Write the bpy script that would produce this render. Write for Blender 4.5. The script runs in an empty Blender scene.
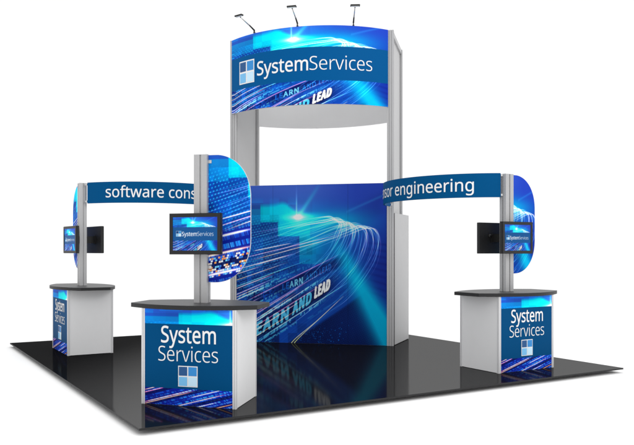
GLYPHS = {
    'system': ('2432,427 2459,438 2486,444 2515,446 2561,442 2599,428 2630,406 2651,374 2664,332 2668,280 2668,-8 2582,-8 2582,276 2580,306 2573,330 2563,348 2548,360 2528,368 2503,370 2467,367 2440,356 2420,337 2406,312 2397,278 2395,237 2395,-8 2309,-8 2309,276 2308,297 2305,315 2300,330 2293,343 2285,353 2274,360 2262,366 2246,369 2229,370 2203,369 2182,363 2165,354 2151,341 2141,325 2132,305 2127,282 2123,254 2122,223 2122,-8 2035,-8 2035,438 2107,438 2117,379 2110,379 2118,390 2130,404 2143,415 2158,425 2173,432 2189,438 2206,443 2224,445 2241,446 2274,444 2303,438 2328,427 2350,412 2367,393 2378,374 2373,374 2387,393 2408,413 1653,417 1684,433 1719,443 1757,446 1793,443 1827,435 1856,421 1882,402 1903,378 1920,350 1932,318 1940,282 1942,244 1942,193 1649,193 1653,158 1664,123 1683,96 1708,76 1739,64 1777,60 1803,61 1826,63 1848,68 1869,73 1890,80 1923,94 1923,15 1896,4 1874,-4 1852,-9 1828,-13 1802,-15 1774,-16 1734,-13 1696,-5 1662,10 1632,30 1606,56 1586,87 1571,124 1562,165 1559,212 1562,258 1570,299 1583,336 1602,369 1625,396 1811,358 1796,366 1777,370 1756,372 1727,369 1702,359 1682,342 1667,319 1656,291 1651,265 1852,265 1851,280 1848,300 1842,318 1834,334 1823,347 1402,74 1414,65 1428,60 1445,58 1455,58 1466,59 1477,60 1487,62 1496,64 1513,69 1513,-1 1499,-6 1488,-10 1475,-12 1460,-14 1447,-16 1433,-16 1410,-15 1388,-11 1368,-4 1349,7 1332,21 1318,40 1307,63 1301,92 1299,125 1299,367 1238,367 1238,414 1301,443 1330,536 1386,536 1386,438 1510,438 1510,367 1386,367 1386,127 1388,104 1393,87 1189,180 1198,162 1203,142 1205,119 1203,91 1195,66 1183,44 1166,26 1145,11 1120,-1 1092,-9 1060,-14 1026,-16 997,-15 970,-13 947,-9 925,-3 905,4 883,14 883,96 912,82 933,75 955,67 979,62 1003,58 1027,57 1059,59 1083,64 1100,73 1112,84 1119,97 1121,112 1120,121 1118,129 1114,137 1107,144 1098,152 1085,160 1068,168 1046,178 1020,188 994,199 970,210 948,221 929,233 913,246 900,262 890,280 884,300 882,324 887,360 903,391 930,415 965,432 1005,442 1051,446 1077,445 1103,442 1126,438 1149,432 1171,425 1199,413 1169,343 1143,352 1125,359 1105,364 1086,369 1066,371 1047,372 1021,371 1000,366 985,359 974,350 968,340 966,328 967,319 969,310 974,303 982,296 992,289 1006,281 1024,273 1046,264 1071,254 1097,243 1121,233 1142,222 1161,210 1176,196 606,-2 429,438 522,438 617,188 622,174 627,160 632,146 636,133 640,120 644,107 648,94 651,82 652,76 643,76 645,85 650,103 656,123 663,145 671,167 678,189 767,438 861,438 671,-62 661,-88 648,-112 635,-134 620,-153 602,-170 582,-183 560,-193 535,-199 508,-200 495,-200 483,-200 473,-198 463,-197 455,-195 441,-193 441,-120 457,-123 464,-124 471,-125 479,-126 488,-127 496,-127 511,-126 524,-123 536,-118 546,-112 555,-104 564,-94 571,-83 578,-70 584,-56 391,232 402,209 408,183 411,153 408,119 399,89 384,62 364,38 339,19 310,4 276,-7 239,-14 198,-16 177,-16 156,-15 136,-13 117,-10 98,-7 81,-3 66,1 51,6 33,14 33,100 64,87 88,80 114,73 143,67 172,64 201,63 227,64 250,67 270,73 286,81 299,91 309,102 317,116 321,130 322,147 321,163 317,177 312,190 303,201 290,212 273,223 252,234 225,245 193,257 169,267 147,277 127,287 109,298 93,311 79,324 67,339 57,355 50,373 44,392 41,412 40,435 43,465 51,493 65,517 83,539 106,556 133,570 163,581 196,587 231,589 262,588 292,585 319,580 345,573 369,565 399,553 371,476 343,487 322,494 300,501 277,505 254,508 229,509 208,508 189,505 172,499 159,492 148,483 140,473 134,461 130,448 129,434 130,417 134,402 140,390 149,379 161,368 176,358 196,348 220,337 249,326 281,313 310,300 336,285 358,270 377,252',
        '2,4,3 59,61,60 58,61,59 58,62,61 1,4,2 57,62,58 1,5,4 56,62,57 47,49,48 47,51,49 51,50,49 0,5,1 56,63,62 55,63,56 0,6,5 69,6,0 55,64,63 54,64,55 53,64,54 68,6,69 53,65,64 68,7,6 52,65,53 67,7,68 52,66,65 51,66,52 47,42,51 42,41,51 41,40,51 40,39,51 39,38,51 38,37,51 37,36,51 36,67,51 67,66,51 67,18,7 18,17,7 17,8,7 36,18,67 35,18,36 35,19,18 34,19,35 16,8,17 34,20,19 33,20,34 32,20,33 15,8,16 32,21,20 31,21,32 14,8,15 30,21,31 30,22,21 14,9,8 29,22,30 13,9,14 28,22,29 28,23,22 12,9,13 47,43,42 27,23,28 47,44,43 12,10,9 27,24,23 26,24,27 11,10,12 47,45,44 26,25,24 47,46,45 72,74,73 72,75,74 71,75,72 71,76,75 70,76,71 70,77,76 117,77,70 117,78,77 116,78,117 116,121,78 121,120,78 120,79,78 116,122,121 119,79,120 116,123,122 115,123,116 118,79,119 115,124,123 133,79,118 133,80,79 132,80,133 115,125,124 114,125,115 131,80,132 114,126,125 130,80,131 130,81,80 129,81,130 113,126,114 113,127,126 129,82,81 128,82,129 113,128,127 113,82,128 112,82,113 112,83,82 111,84,112 84,83,112 111,85,84 110,85,111 110,86,85 109,86,110 109,87,86 109,88,87 95,97,96 108,88,109 94,97,95 108,89,88 93,97,94 92,97,93 108,90,89 91,97,92 90,97,91 108,97,90 107,97,108 106,97,107 106,98,97 105,98,106 105,99,98 105,100,99 104,100,105 104,101,100 104,102,101 103,102,104 163,165,164 163,166,165 162,166,163 162,167,166 162,168,167 161,168,162 160,168,161 159,169,160 169,168,160 159,170,169 159,171,170 158,171,159 158,172,171 157,172,158 157,134,172 157,135,134 142,144,143 157,136,135 141,144,142 156,136,157 140,144,141 139,144,140 156,137,136 138,144,139 137,144,138 156,144,137 155,144,156 154,144,155 153,144,154 153,145,144 152,145,153 152,146,145 152,147,146 151,147,152 151,148,147 151,149,148 150,149,151 227,229,228 227,230,229 226,230,227 226,231,230 226,232,231 225,232,226 225,233,232 225,234,233 224,234,225 224,240,234 240,239,234 239,238,234 238,237,234 237,236,234 236,235,234 223,242,224 242,241,224 241,240,224 223,243,242 223,244,243 222,244,223 222,245,244 222,246,245 222,247,246 222,248,247 221,248,222 221,249,248 221,250,249 221,251,250 220,251,221 220,252,251 220,253,252 220,254,253 219,254,220 219,255,254 219,256,255 218,256,219 218,257,256 217,257,218 217,258,257 217,259,258 216,259,217 216,260,259 215,260,216 215,261,260 214,261,215 213,261,214 213,173,261 212,173,213 212,174,173 211,174,212 210,174,211 210,175,174 209,175,210 208,175,209 207,175,208 207,176,175 206,176,207 205,176,206 204,176,205 204,177,176 203,177,204 202,177,203 191,193,192 202,178,177 201,178,202 191,194,193 191,195,194 200,178,201 191,196,195 200,179,178 199,179,200 191,197,196 198,179,199 191,198,197 191,179,198 191,180,179 191,181,180 190,181,191 190,182,181 189,182,190 189,183,182 188,183,189 187,183,188 187,184,183 186,184,187 186,185,184 262,264,263 262,265,264 281,283,282 281,284,283 280,284,281 262,266,265 262,267,266 279,284,280 262,268,267 262,269,268 278,284,279 262,270,269 277,284,278 262,271,270 262,272,271 276,272,277 272,273,277 273,274,277 274,284,277 262,276,272 262,275,276 262,274,275 262,284,274 315,284,262 314,284,315 314,285,284 313,285,314 312,285,313 312,286,285 311,286,312 310,286,311 309,286,310 309,287,286 308,287,309 299,301,300 307,287,308 299,302,301 299,303,302 299,304,303 306,287,307 299,305,304 299,306,305 299,287,306 299,288,287 299,289,288 299,290,289 299,291,290 298,291,299 298,292,291 297,292,298 296,292,297 295,292,296 295,293,292 294,293,295 382,384,383 382,385,384 381,385,382 381,386,385 380,386,381 380,387,386 380,388,387 379,388,380 379,389,388 378,389,379 378,394,389 394,393,389 393,392,389 392,391,389 391,390,389 377,395,378 395,394,378 376,397,377 397,396,377 396,395,377 376,398,397 376,399,398 376,400,399 375,400,376 375,401,400 375,402,401 375,403,402 374,403,375 374,404,403 374,405,404 373,405,374 373,406,405 373,407,406 372,407,373 372,408,407 371,408,372 371,409,408 371,410,409 370,410,371 370,411,410 370,412,411 369,412,370 369,413,412 368,413,369 368,414,413 368,415,414 367,415,368 367,416,415 366,416,367 366,417,416 365,417,366 364,417,365 364,418,417 363,418,364 363,419,418 362,419,363 361,419,362 361,316,419 360,316,361 359,316,360 359,317,316 358,317,359 357,317,358 357,318,317 356,318,357 355,318,356 355,319,318 354,319,355 353,319,354 353,320,319 352,320,353 351,320,352 351,321,320 350,321,351 349,321,350 337,339,338 348,321,349 348,322,321 337,340,339 347,322,348 337,341,340 346,322,347 337,342,341 345,322,346 337,343,342 344,322,345 337,344,343 337,322,344 337,323,322 337,324,323 337,325,324 336,325,337 335,325,336 335,326,325 334,326,335 333,326,334 332,326,333 332,327,326 331,327,332 330,327,331 330,328,327 329,328,330'),
    'services': ('2860,171 2868,156 2873,139 2874,119 2872,94 2866,73 2855,54 2841,39 2822,25 2800,15 2774,7 2744,3 2712,1 2684,2 2658,4 2636,8 2616,13 2598,20 2586,25 2586,69 2592,67 2613,59 2637,51 2662,45 2687,41 2713,40 2747,42 2775,48 2796,59 2812,73 2821,91 2824,112 2823,124 2820,136 2814,146 2805,156 2794,166 2779,175 2761,184 2739,194 2713,204 2686,215 2663,225 2642,236 2625,246 2611,258 2600,271 2592,286 2587,303 2585,324 2590,355 2603,380 2626,401 2657,416 2694,426 2737,429 2762,428 2786,426 2809,421 2830,416 2851,409 2863,404 2846,364 2835,368 2816,375 2796,381 2775,385 2754,388 2732,389 2705,387 2681,382 2662,374 2647,362 2637,346 2634,328 2636,315 2640,303 2647,292 2657,283 2669,274 2685,266 2703,257 2725,248 2751,238 2777,228 2799,217 2819,207 2836,196 2850,184 2242,403 2271,417 2302,426 2337,429 2371,426 2401,419 2427,406 2450,389 2470,368 2485,342 2496,313 2503,280 2505,244 2505,210 2210,210 2216,155 2229,115 2251,84 2280,61 2315,48 2357,43 2384,44 2409,47 2432,51 2454,57 2476,64 2486,69 2486,26 2470,20 2449,13 2428,8 2406,4 2381,2 2354,1 2316,4 2282,12 2250,25 2223,43 2200,67 2181,95 2167,129 2159,168 2156,212 2159,255 2166,294 2179,329 2196,359 2217,383 2400,372 2382,382 2360,387 2336,389 2303,385 2274,373 2250,354 2232,327 2219,296 2211,248 2450,248 2448,282 2444,304 2438,325 2428,343 2416,359 2040,7 2022,4 2001,2 1979,1 1943,3 1911,11 1881,23 1855,41 1833,63 1815,92 1802,126 1794,166 1791,213 1794,261 1803,303 1817,337 1835,366 1858,389 1885,407 1915,419 1948,426 1984,429 2004,428 2025,426 2045,422 2063,418 2079,412 2085,410 2069,367 2064,369 2049,374 2032,378 2015,382 1998,384 1982,385 1953,383 1928,376 1905,365 1887,350 1872,330 1860,306 1852,279 1848,248 1846,213 1848,180 1852,150 1860,123 1872,99 1886,79 1905,64 1926,53 1950,46 1978,44 2001,45 2023,47 2042,51 2060,57 2077,63 2080,64 2080,21 2071,17 2056,11 1632,574 1639,578 1646,581 1655,582 1664,581 1671,578 1678,574 1683,567 1686,558 1687,546 1686,534 1683,526 1678,519 1671,514 1663,511 1655,510 1646,511 1639,514 1632,519 1627,526 1624,534 1623,546 1624,558 1627,567 1628,421 1681,421 1681,9 1628,9 1401,9 1333,9 1177,421 1233,421 1322,173 1326,161 1331,148 1336,134 1340,120 1344,107 1348,93 1352,81 1354,70 1358,54 1375,54 1379,70 1382,81 1386,94 1390,107 1395,121 1400,135 1404,149 1409,162 1413,173 1502,421 1558,421 1070,418 1086,424 1103,428 1121,429 1129,429 1138,428 1146,428 1155,427 1163,426 1162,426 1155,379 1157,378 1150,380 1141,381 1133,382 1124,383 1116,383 1099,381 1082,378 1065,371 1050,363 1035,353 1022,340 1011,326 1001,310 993,292 987,272 983,252 982,230 982,9 930,9 930,421 970,421 978,342 995,342 1007,362 1017,376 1029,389 1042,400 1055,410 559,403 588,417 620,426 654,429 688,426 718,419 745,406 768,389 787,368 802,342 814,313 820,280 823,244 823,210 527,210 533,155 546,115 568,84 597,61 633,48 674,43 701,44 726,47 749,51 771,57 793,64 803,69 803,26 787,20 766,13 746,8 724,4 699,2 671,1 634,4 599,12 568,25 540,43 517,67 498,95 485,129 476,168 473,212 476,255 484,294 496,329 513,359 534,383 718,372 699,382 678,387 653,389 620,385 591,373 567,354 549,327 537,296 528,248 767,248 766,282 762,304 755,325 745,343 733,359 377,223 386,203 392,180 394,153 391,122 383,95 370,71 353,51 330,34 303,20 272,9 237,3 198,1 177,1 157,2 138,4 119,7 102,10 86,13 71,17 57,22 50,25 50,75 59,71 83,64 111,56 140,50 170,47 201,46 229,47 254,51 276,57 295,67 311,78 323,93 332,109 338,127 339,147 338,166 334,183 326,199 315,213 300,226 282,238 259,249 231,261 199,273 176,282 155,292 136,302 119,312 104,324 92,336 81,349 73,363 66,378 61,395 58,414 57,434 60,462 67,486 79,508 95,526 115,542 139,555 167,564 198,570 231,572 261,571 289,568 316,563 340,557 364,549 378,543 361,499 349,503 327,511 304,517 280,522 255,525 229,526 206,525 184,521 166,515 149,506 136,496 126,482 118,468 114,451 112,434 114,414 118,397 125,381 136,367 150,355 168,343 189,333 214,322 243,310 275,297 303,284 327,271 347,257 364,241',
        '54,56,55 54,57,56 53,57,54 53,58,57 53,59,58 52,59,53 52,60,59 52,61,60 52,67,61 67,66,61 66,65,61 65,64,61 64,63,61 63,62,61 51,69,52 69,68,52 68,67,52 51,70,69 51,71,70 50,71,51 50,72,71 50,73,72 49,73,50 49,74,73 49,75,74 48,75,49 48,76,75 47,76,48 47,77,76 47,78,77 46,78,47 46,79,78 46,80,79 45,80,46 45,81,80 44,81,45 44,82,81 44,83,82 43,83,44 43,84,83 42,84,43 42,85,84 41,85,42 41,86,85 40,86,41 40,87,86 39,87,40 39,88,87 38,88,39 38,0,88 37,0,38 36,0,37 36,1,0 35,1,36 35,2,1 34,2,35 33,2,34 33,3,2 32,3,33 31,3,32 31,4,3 30,4,31 30,5,4 29,5,30 28,5,29 28,6,5 18,20,19 18,21,20 27,6,28 18,22,21 27,7,6 18,23,22 26,7,27 18,24,23 25,7,26 18,25,24 18,7,25 18,8,7 18,9,8 17,9,18 16,9,17 16,10,9 15,10,16 14,10,15 14,11,10 13,11,14 13,12,11 91,93,92 91,94,93 90,94,91 90,95,94 89,95,90 89,96,95 136,140,89 140,96,89 136,141,140 139,96,140 139,97,96 138,97,139 136,142,141 135,142,136 137,97,138 135,143,142 152,97,137 152,98,97 151,98,152 134,143,135 134,144,143 150,98,151 150,99,98 133,144,134 133,145,144 149,99,150 149,100,99 148,100,149 133,146,145 132,146,133 147,100,148 147,101,100 131,146,132 131,147,146 131,101,147 131,102,101 130,103,131 103,102,131 130,104,103 129,104,130 129,105,104 128,105,129 128,106,105 127,106,128 127,107,106 114,116,115 126,107,127 113,116,114 126,108,107 112,116,113 111,116,112 126,109,108 110,116,111 109,116,110 126,116,109 125,116,126 125,117,116 124,117,125 124,118,117 124,119,118 123,119,124 123,120,119 123,121,120 122,121,123 173,175,174 173,176,175 172,176,173 172,177,176 172,178,177 171,178,172 171,179,178 171,180,179 171,185,180 185,184,180 184,183,180 183,182,180 182,181,180 170,187,171 187,186,171 186,185,171 169,188,170 188,187,170 169,189,188 169,190,189 168,190,169 168,191,190 168,192,191 167,192,168 167,193,192 167,194,193 166,194,167 166,195,194 165,195,166 165,196,195 165,197,196 164,197,165 164,198,197 163,198,164 163,199,198 162,199,163 162,200,199 162,201,200 161,201,162 161,202,201 210,212,211 161,203,202 160,203,161 209,212,210 208,212,209 160,204,203 207,212,208 206,212,207 160,205,204 205,212,206 160,212,205 159,212,160 158,212,159 158,213,212 158,214,213 158,153,214 157,153,158 157,154,153 157,155,154 156,155,157 242,240,239 242,241,240 217,219,218 217,220,219 216,220,217 216,221,220 215,221,216 238,221,215 238,222,221 237,222,238 237,223,222 236,223,237 236,224,223 236,225,224 235,225,236 235,226,225 234,226,235 234,227,226 233,227,234 233,228,227 232,228,233 231,228,232 231,229,228 230,229,231 244,246,245 244,247,246 266,268,267 266,243,268 265,243,266 244,248,247 264,243,265 244,249,248 263,243,264 244,250,249 262,243,263 244,251,250 261,243,262 244,252,251 260,243,261 244,253,252 259,243,260 244,254,253 244,255,254 258,243,259 244,256,255 257,243,258 244,257,256 244,243,257 271,273,272 271,274,273 271,275,274 271,276,275 270,276,271 270,277,276 279,277,278 270,279,277 269,279,270 299,301,300 299,302,301 308,279,269 307,279,308 306,284,307 284,283,307 283,282,307 282,281,307 281,279,307 305,286,306 286,285,306 285,284,306 305,287,286 280,279,281 305,288,287 304,288,305 304,289,288 304,290,289 303,290,304 303,291,290 299,303,302 299,295,303 295,294,303 294,293,303 293,292,303 292,291,303 299,296,295 299,297,296 299,298,297 311,313,312 311,314,313 310,314,311 310,315,314 309,315,310 309,316,315 356,360,309 360,316,309 356,361,360 359,316,360 359,317,316 358,317,359 356,362,361 355,362,356 357,317,358 355,363,362 372,317,357 372,318,317 371,318,372 354,363,355 354,364,363 370,318,371 370,319,318 353,364,354 353,365,364 369,319,370 369,320,319 368,320,369 353,366,365 352,366,353 367,320,368 367,321,320 351,366,352 351,367,366 351,321,367 351,322,321 350,323,351 323,322,351 350,324,323 349,324,350 349,325,324 348,325,349 348,326,325 347,326,348 347,327,326 334,336,335 346,327,347 333,336,334 346,328,327 332,336,333 331,336,332 346,329,328 330,336,331 329,336,330 346,336,329 345,336,346 345,337,336 344,337,345 344,338,337 344,339,338 343,339,344 343,340,339 343,341,340 342,341,343 439,441,440 439,442,441 438,442,439 438,443,442 437,443,438 437,444,443 437,445,444 436,445,437 436,446,445 436,452,446 452,451,446 451,450,446 450,449,446 449,448,446 448,447,446 435,453,436 453,452,436 434,454,435 454,453,435 434,455,454 434,456,455 434,457,456 433,457,434 433,458,457 433,459,458 432,459,433 432,460,459 432,461,460 431,461,432 431,462,461 430,462,431 430,463,462 430,464,463 429,464,430 429,465,464 428,465,429 428,466,465 427,466,428 427,467,466 426,467,427 426,468,467 425,468,426 425,469,468 424,469,425 424,470,469 423,470,424 423,471,470 422,471,423 422,472,471 421,472,422 421,473,472 420,473,421 420,474,473 419,474,420 418,474,419 418,475,474 417,475,418 417,476,475 416,476,417 416,373,476 415,373,416 414,373,415 414,374,373 413,374,414 413,375,374 412,375,413 411,375,412 411,376,375 410,376,411 410,377,376 409,377,410 408,377,409 408,378,377 407,378,408 407,379,378 406,379,407 405,379,406 394,396,395 394,397,396 405,380,379 404,380,405 394,398,397 403,380,404 394,399,398 403,381,380 402,381,403 394,400,399 401,381,402 394,401,400 394,381,401 394,382,381 393,382,394 392,382,393 392,383,382 391,383,392 390,383,391 389,383,390 389,384,383 388,384,389 387,384,388 387,385,384 386,385,387'),
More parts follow.
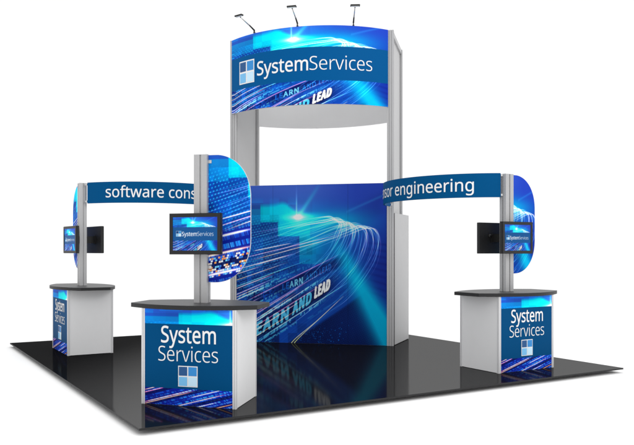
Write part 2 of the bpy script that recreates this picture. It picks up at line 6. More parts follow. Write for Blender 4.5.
    'soft': ('7039,380 7065,407 7096,426 7132,438 7172,442 7193,441 7213,438 7232,433 7250,425 7267,416 7282,405 7297,391 7308,377 7307,377 7317,434 7380,434 7380,-7 7379,-37 7375,-64 7368,-89 7359,-111 7347,-131 7332,-149 7314,-163 7294,-175 7270,-185 7244,-191 7215,-195 7184,-196 7161,-196 7139,-195 7118,-193 7098,-190 7078,-186 7060,-181 7043,-175 7025,-168 7025,-94 7046,-104 7063,-111 7082,-116 7101,-121 7122,-125 7143,-128 7165,-129 7188,-130 7213,-128 7236,-122 7255,-112 7272,-99 7285,-82 7295,-62 7300,-39 7302,-13 7302,4 7302,9 7303,16 7303,23 7303,32 7304,40 7304,47 7304,53 7307,53 7297,39 7283,25 7268,14 7252,4 7234,-3 7215,-8 7194,-11 7172,-12 7132,-8 7096,3 7065,22 7039,48 7018,81 7003,120 6994,164 6991,214 6994,263 7003,307 7018,346 7251,358 7236,365 7220,370 7201,373 7181,375 7164,373 7149,370 7135,364 7122,356 7111,346 7101,333 7092,319 7085,302 7079,283 7075,262 7073,238 7072,213 7074,176 7079,144 7088,117 7101,94 7116,76 7135,64 7157,56 7183,54 7198,54 7213,56 7226,58 7238,62 7248,67 7258,72 7267,79 7274,87 7281,96 7287,107 7292,119 7296,132 7299,146 7301,162 7303,179 7303,197 7303,214 7302,242 7300,266 7296,288 7290,307 7283,324 7274,338 7263,349 6677,434 6690,438 6703,440 6717,441 6731,442 6767,439 6799,432 6827,420 6850,403 6867,381 6880,353 6888,319 6890,280 6890,-4 6812,-4 6812,275 6811,299 6807,319 6800,336 6790,350 6778,361 6762,368 6743,373 6720,374 6688,372 6661,365 6640,353 6625,336 6613,315 6605,289 6600,258 6598,223 6598,-4 6520,-4 6520,434 6584,434 6594,375 6593,375 6600,385 6608,395 6618,404 6628,412 6640,419 6651,425 6664,430 6320,583 6327,588 6335,592 6344,594 6353,595 6361,594 6369,592 6377,588 6384,583 6390,576 6394,568 6397,558 6398,546 6397,535 6394,525 6390,517 6384,510 6377,504 6369,500 6361,498 6353,497 6344,498 6335,500 6327,504 6320,510 6315,517 6310,525 6308,535 6307,546 6308,558 6310,568 6315,576 6313,434 6391,434 6391,-4 6313,-4 6125,71 6135,64 6145,58 6157,55 6171,54 6179,54 6187,54 6195,55 6203,56 6211,58 6218,59 6224,61 6235,64 6235,2 6226,-2 6218,-4 6210,-6 6200,-8 6189,-10 6179,-11 6169,-12 6159,-12 6142,-11 6126,-9 6110,-5 6095,0 6081,7 6068,17 6057,28 6047,42 6039,59 6033,78 6030,100 6029,125 6029,371 5968,371 5968,412 6030,440 6059,532 6107,532 6107,434 6232,434 6232,371 6107,371 6107,127 6109,109 6112,94 6118,81 5895,613 5895,-4 5816,-4 5816,613 5609,434 5688,434 5688,-4 5623,-4 5613,53 5615,53 5609,44 5600,34 5590,25 5580,17 5568,10 5556,4 5544,-1 5531,-5 5518,-8 5504,-10 5490,-12 5476,-12 5451,-11 5428,-8 5407,-3 5388,5 5371,14 5357,26 5344,41 5334,58 5326,77 5320,98 5317,122 5316,148 5316,434 5395,434 5395,153 5397,130 5401,109 5408,93 5418,79 5430,68 5446,61 5465,56 5487,55 5509,56 5529,59 5546,64 5560,72 5573,82 5583,93 5591,107 5598,123 5603,141 5607,161 5609,182 5609,206 5209,178 5216,166 5221,151 5224,136 5225,119 5223,98 5219,79 5212,62 5203,47 5191,33 5177,21 5160,11 5142,3 5121,-4 5099,-8 5075,-11 5049,-12 5027,-12 5007,-10 4988,-8 4971,-5 4955,-1 4940,4 4926,10 4910,17 4910,90 4929,81 4944,75 4960,69 4977,64 4996,59 5014,56 5032,54 5051,53 5075,54 5096,57 5113,62 5126,69 5136,78 5143,88 5147,99 5148,112 5148,120 5146,126 5144,133 5140,139 5135,145 5129,151 5120,157 5110,163 5097,170 5082,177 5065,184 5045,192 5025,200 5006,208 4989,216 4973,224 4959,233 4946,242 4935,253 4926,264 4919,277 4914,291 4910,307 4909,324 4912,351 4921,374 4935,395 4956,412 4980,425 5008,434 5040,440 5075,442 5094,441 5113,440 5131,438 5149,434 5166,430 5182,425 5198,419 5217,411 5190,348 5172,355 5159,359 5144,364 5130,368 5115,372 5100,374 5085,376 5070,376 5050,375 5032,373 5018,368 5006,363 4996,356 4990,347 4986,338 4985,328 4985,320 4987,313 4990,306 4994,300 5000,295 5007,289 5017,283 5028,277 5041,271 5056,265 5074,258 5093,250 5113,242 5131,234 5148,226 5163,218 5177,210 5189,200 5200,190 4598,434 4611,438 4625,440 4638,441 4652,442 4689,439 4721,432 4748,420 4771,403 4789,381 4802,353 4809,319 4812,280 4812,-4 4734,-4 4734,275 4732,299 4728,319 4721,336 4712,350 4699,361 4683,368 4664,373 4642,374 4609,372 4583,365 4562,353 4546,336 4535,315 4526,289 4521,258 4520,223 4520,-4 4441,-4 4441,434 4505,434 4516,375 4514,375 4521,385 4530,395 4539,404 4550,412 4561,419 4573,425 4585,430 4312,338 4323,312 4331,282 4336,250 4338,216 4337,189 4334,165 4330,141 4323,119 4315,99 4306,81 4295,63 4282,48 4268,34 4253,22 4236,12 4218,3 4198,-4 4177,-8 4156,-11 4133,-12 4112,-11 4091,-8 4072,-4 4053,3 4035,12 4019,22 4003,34 3989,48 3976,63 3965,80 3955,99 3947,119 3940,141 3936,164 3933,189 3932,216 3933,250 3938,282 3946,312 3956,338 3970,362 3986,383 4005,400 4027,415 4051,427 4077,435 4105,440 4136,442 4164,440 4192,435 4217,427 4241,415 4262,400 4281,383 4298,362 4042,333 4029,310 4020,283 4015,251 4013,216 4014,192 4016,169 4020,148 4026,129 4033,112 4042,97 4053,85 4066,74 4080,65 4096,59 4115,56 4135,55 4155,56 4173,59 4189,65 4204,74 4216,85 4227,97 4236,112 4244,129 4249,148 4253,169 4256,192 4257,216 4256,240 4253,263 4249,283 4243,302 4236,318 4227,333 4216,345 4203,356 4189,364 4173,370 4154,373 4134,374 4104,372 4079,364 4058,351 3811,-6 3797,-9 3782,-10 3765,-12 3747,-12 3719,-11 3693,-6 3668,1 3644,12 3622,25 3603,42 3587,62 3573,86 3561,112 3553,142 3549,176 3547,213 3549,251 3554,285 3562,316 3574,343 3589,367 3606,388 3625,405 3647,418 3671,429 3697,436 3724,440 3752,442 3769,441 3785,440 3801,438 3816,435 3831,431 3844,427 3856,423 3870,417 3846,351 3832,356 3822,359 3810,363 3798,366 3785,369 3773,371 3762,372 3751,372 3730,371 3712,368 3696,362 3681,354 3669,344 3658,332 3649,318 3641,302 3635,283 3631,262 3629,239 3628,213 3629,189 3631,166 3635,146 3641,127 3649,111 3658,97 3668,85 3681,75 3695,67 3710,61 3727,58 3747,57 3763,57 3779,59 3794,61 3808,64 3821,68 3833,72 3845,76 3862,84 3862,13 3849,6 3837,2 3824,-3 2978,414 3001,426 3026,435 3052,440 3080,442 3107,440 3133,436 3156,428 3177,417 3196,404 3213,388 3228,369 3240,348 3249,325 3256,299 3260,273 3261,244 3261,197 2967,197 2970,168 2977,138 2988,113 3003,93 3022,77 3045,65 3071,58 3100,56 3120,57 3138,58 3156,60 3172,64 3188,68 3204,73 3220,79 3242,88 3242,17 3223,10 3207,4 3190,-1 3174,-5 3157,-8 3138,-10 3119,-12 3097,-12 3067,-10 3039,-6 3012,2 2987,13 2965,28 2945,45 2927,66 2913,89 2901,116 2893,145 2888,177 2886,212 2888,246 2892,278 2900,308 2910,334 2923,359 2939,380 2957,399 3136,361 3124,368 3111,372 3096,375 3079,376 3056,374 3036,368 3018,359 3003,345 2990,328 2980,307 2973,284 2969,261 3179,261 3179,275 3177,291 3173,306 3169,320 3163,332 3155,343 3146,353 2727,430 2740,435 2754,439 2769,441 2783,442 2790,442 2796,442 2803,441 2810,441 2817,440 2823,439 2829,438 2838,436 2829,363 2819,365 2814,366 2808,367 2802,368 2796,369 2790,369 2784,370 2779,370 2767,369 2755,367 2744,364 2733,360 2722,354 2712,348 2703,340 2694,331 2686,322 2679,311 2673,300 2667,287 2663,274 2660,260 2658,245 2658,229 2658,-4 2579,-4 2579,434 2644,434 2652,355 2650,355 2656,365 2664,377 2673,387 2682,398 2692,407 2703,416 2715,423 2215,430 2234,435 2254,438 2275,440 2296,441 2333,439 2365,432 2393,421 2415,406 2432,385 2444,359 2451,328 2454,293 2454,-4 2395,-4 2382,57 2384,57 2375,47 2366,37 2356,27 2346,19 2336,11 2324,5 2312,0 2300,-5 2286,-8 2271,-10 2255,-12 2237,-12 2218,-11 2200,-9 2183,-4 2166,2 2151,10 2138,20 2126,32 2116,46 2108,61 2102,79 2099,98 2098,120 2101,151 2111,178 2127,202 2150,222 2179,238 2216,249 2258,257 2308,261 2377,263 2377,285 2375,309 2371,329 2364,345 2355,356 2343,365 2328,371 2311,375 2292,376 2276,375 2260,374 2244,371 2229,366 2214,361 2200,356 2186,350 2169,342 2144,402 2162,411 2178,418 2196,424 2376,206 2317,204 2280,201 2250,196 2226,188 2208,179 2195,167 2186,153 2181,137 2179,119 2180,103 2184,89 2190,78 2199,69 2210,62 2223,57 2237,54 2253,53 2279,55 2302,60 2323,69 2341,82 2357,98 2367,119 2374,143 2376,172 1851,-3 1776,242 1774,250 1772,259 1769,267 1767,275 1764,283 1762,291 1760,299 1758,307 1757,314 1755,321 1753,328 1752,334 1750,340 1749,346 1748,351 1747,353 1751,353 1750,351 1748,341 1747,334 1745,328 1744,321 1742,314 1740,306 1739,298 1737,291 1735,283 1732,274 1730,266 1728,258 1725,249 1722,241 1644,-3 1558,-3 1438,435 1520,435 1580,202 1583,191 1586,179 1589,167 1592,155 1594,144 1597,132 1599,121 1602,110 1604,100 1605,90 1607,82 1607,77 1604,77 1604,79 1606,85 1607,91 1609,98 1610,105 1612,113 1614,120 1616,128 1617,136 1619,145 1621,153 1624,161 1626,168 1628,176 1630,183 1632,190 1709,435 1792,435 1867,190 1870,180 1872,171 1875,161 1878,150 1881,140 1884,130 1887,120 1889,110 1891,100 1893,91 1895,82 1895,78 1891,78 1892,82 1893,90 1895,99 1897,109 1899,119 1902,130 1905,142 1908,154 1911,166 1914,178 1917,190 1920,202 1981,435 2061,435 1940,-3 1311,71 1321,64 1331,58 1343,55 1357,54 1365,54 1373,54 1381,55 1389,56 1397,58 1404,59 1410,61 1421,64 1421,2 1412,-2 1404,-4 1396,-6 1386,-8 1375,-10 1365,-11 1355,-12 1345,-12 1328,-11 1312,-9 1296,-5 1281,0 1267,7 1254,17 1243,28 1233,42 1225,59 1219,78 1216,100 1215,125 1215,371 1154,371 1154,412 1216,440 1245,532 1293,532 1293,434 1418,434 1418,371 1293,371 1293,127 1295,109 1298,94 1304,81 1140,434 1140,371 1031,371 1031,-4 953,-4 953,371 877,371 877,411 953,435 953,457 954,484 957,508 962,530 970,549 979,565 990,580 1004,591 1019,601 1036,608 1054,613 1075,616 1096,617 1109,617 1121,616 1133,615 1144,613 1154,611 1164,608 1173,606 1185,602 1164,539 1153,542 1146,544 1139,546 1131,548 1122,550 1114,551 1106,551 1097,552 1081,550 1068,546 1057,539 1048,530 1041,517 1035,501 1032,481 1031,458 1031,434 804,338 816,312 824,282 828,250 830,216 829,189 826,165 822,141 816,119 808,99 798,81 787,63 775,48 761,34 745,22 728,12 710,3 690,-4 670,-8 648,-11 625,-12 604,-11 584,-8 564,-4 545,3 528,12 511,22 496,34 481,48 469,63 457,80 448,99 439,119 433,141 428,164 425,189 424,216 426,250 430,282 438,312 449,338 462,362 479,383 498,400 519,415 543,427 569,435 598,440 628,442 657,440 684,435 709,427 733,415 755,400 774,383 790,362 534,333 522,310 513,283 507,251 505,216 506,192 508,169 513,148 518,129 526,112 535,97 545,85 558,74 572,65 589,59 607,56 627,55 647,56 666,59 682,65 696,74 709,85 720,97 729,112 736,129 742,148 746,169 748,192 749,216 748,240 746,263 741,283 736,302 728,318 719,333 708,345 696,356 682,364 665,370 647,373 626,374 596,372 571,364 551,351 336,178 343,166 348,151 351,136 352,119 351,98 347,79 340,62 330,47 318,33 304,21 288,11 269,3 249,-4 226,-8 202,-11 176,-12 155,-12 134,-10 115,-8 98,-5 82,-1 67,4 53,10 38,17 38,90 57,81 71,75 88,69 105,64 123,59 141,56 160,54 178,53 203,54 223,57 240,62 254,69 263,78 270,88 274,99 276,112 275,120 274,126 271,133 268,139 263,145 256,151 248,157 237,163 225,170 210,177 193,184 173,192 152,200 134,208 116,216 101,224 86,233 74,242 63,253 54,264 46,277 41,291 38,307 37,324 40,351 48,374 63,395 83,412 108,425 136,434 167,440 202,442 222,441 240,440 259,438 276,434 293,430 310,425 326,419 344,411 317,348 300,355 286,359 272,364 257,368 242,372 228,374 213,376 197,376 177,375 160,373 145,368 133,363 124,356 117,347 114,338 112,328 113,320 115,313 118,306 122,300 127,295 135,289 144,283 155,277 168,271 184,265 201,258 220,250 240,242 258,234 275,226 291,218 305,210 317,200 327,190',
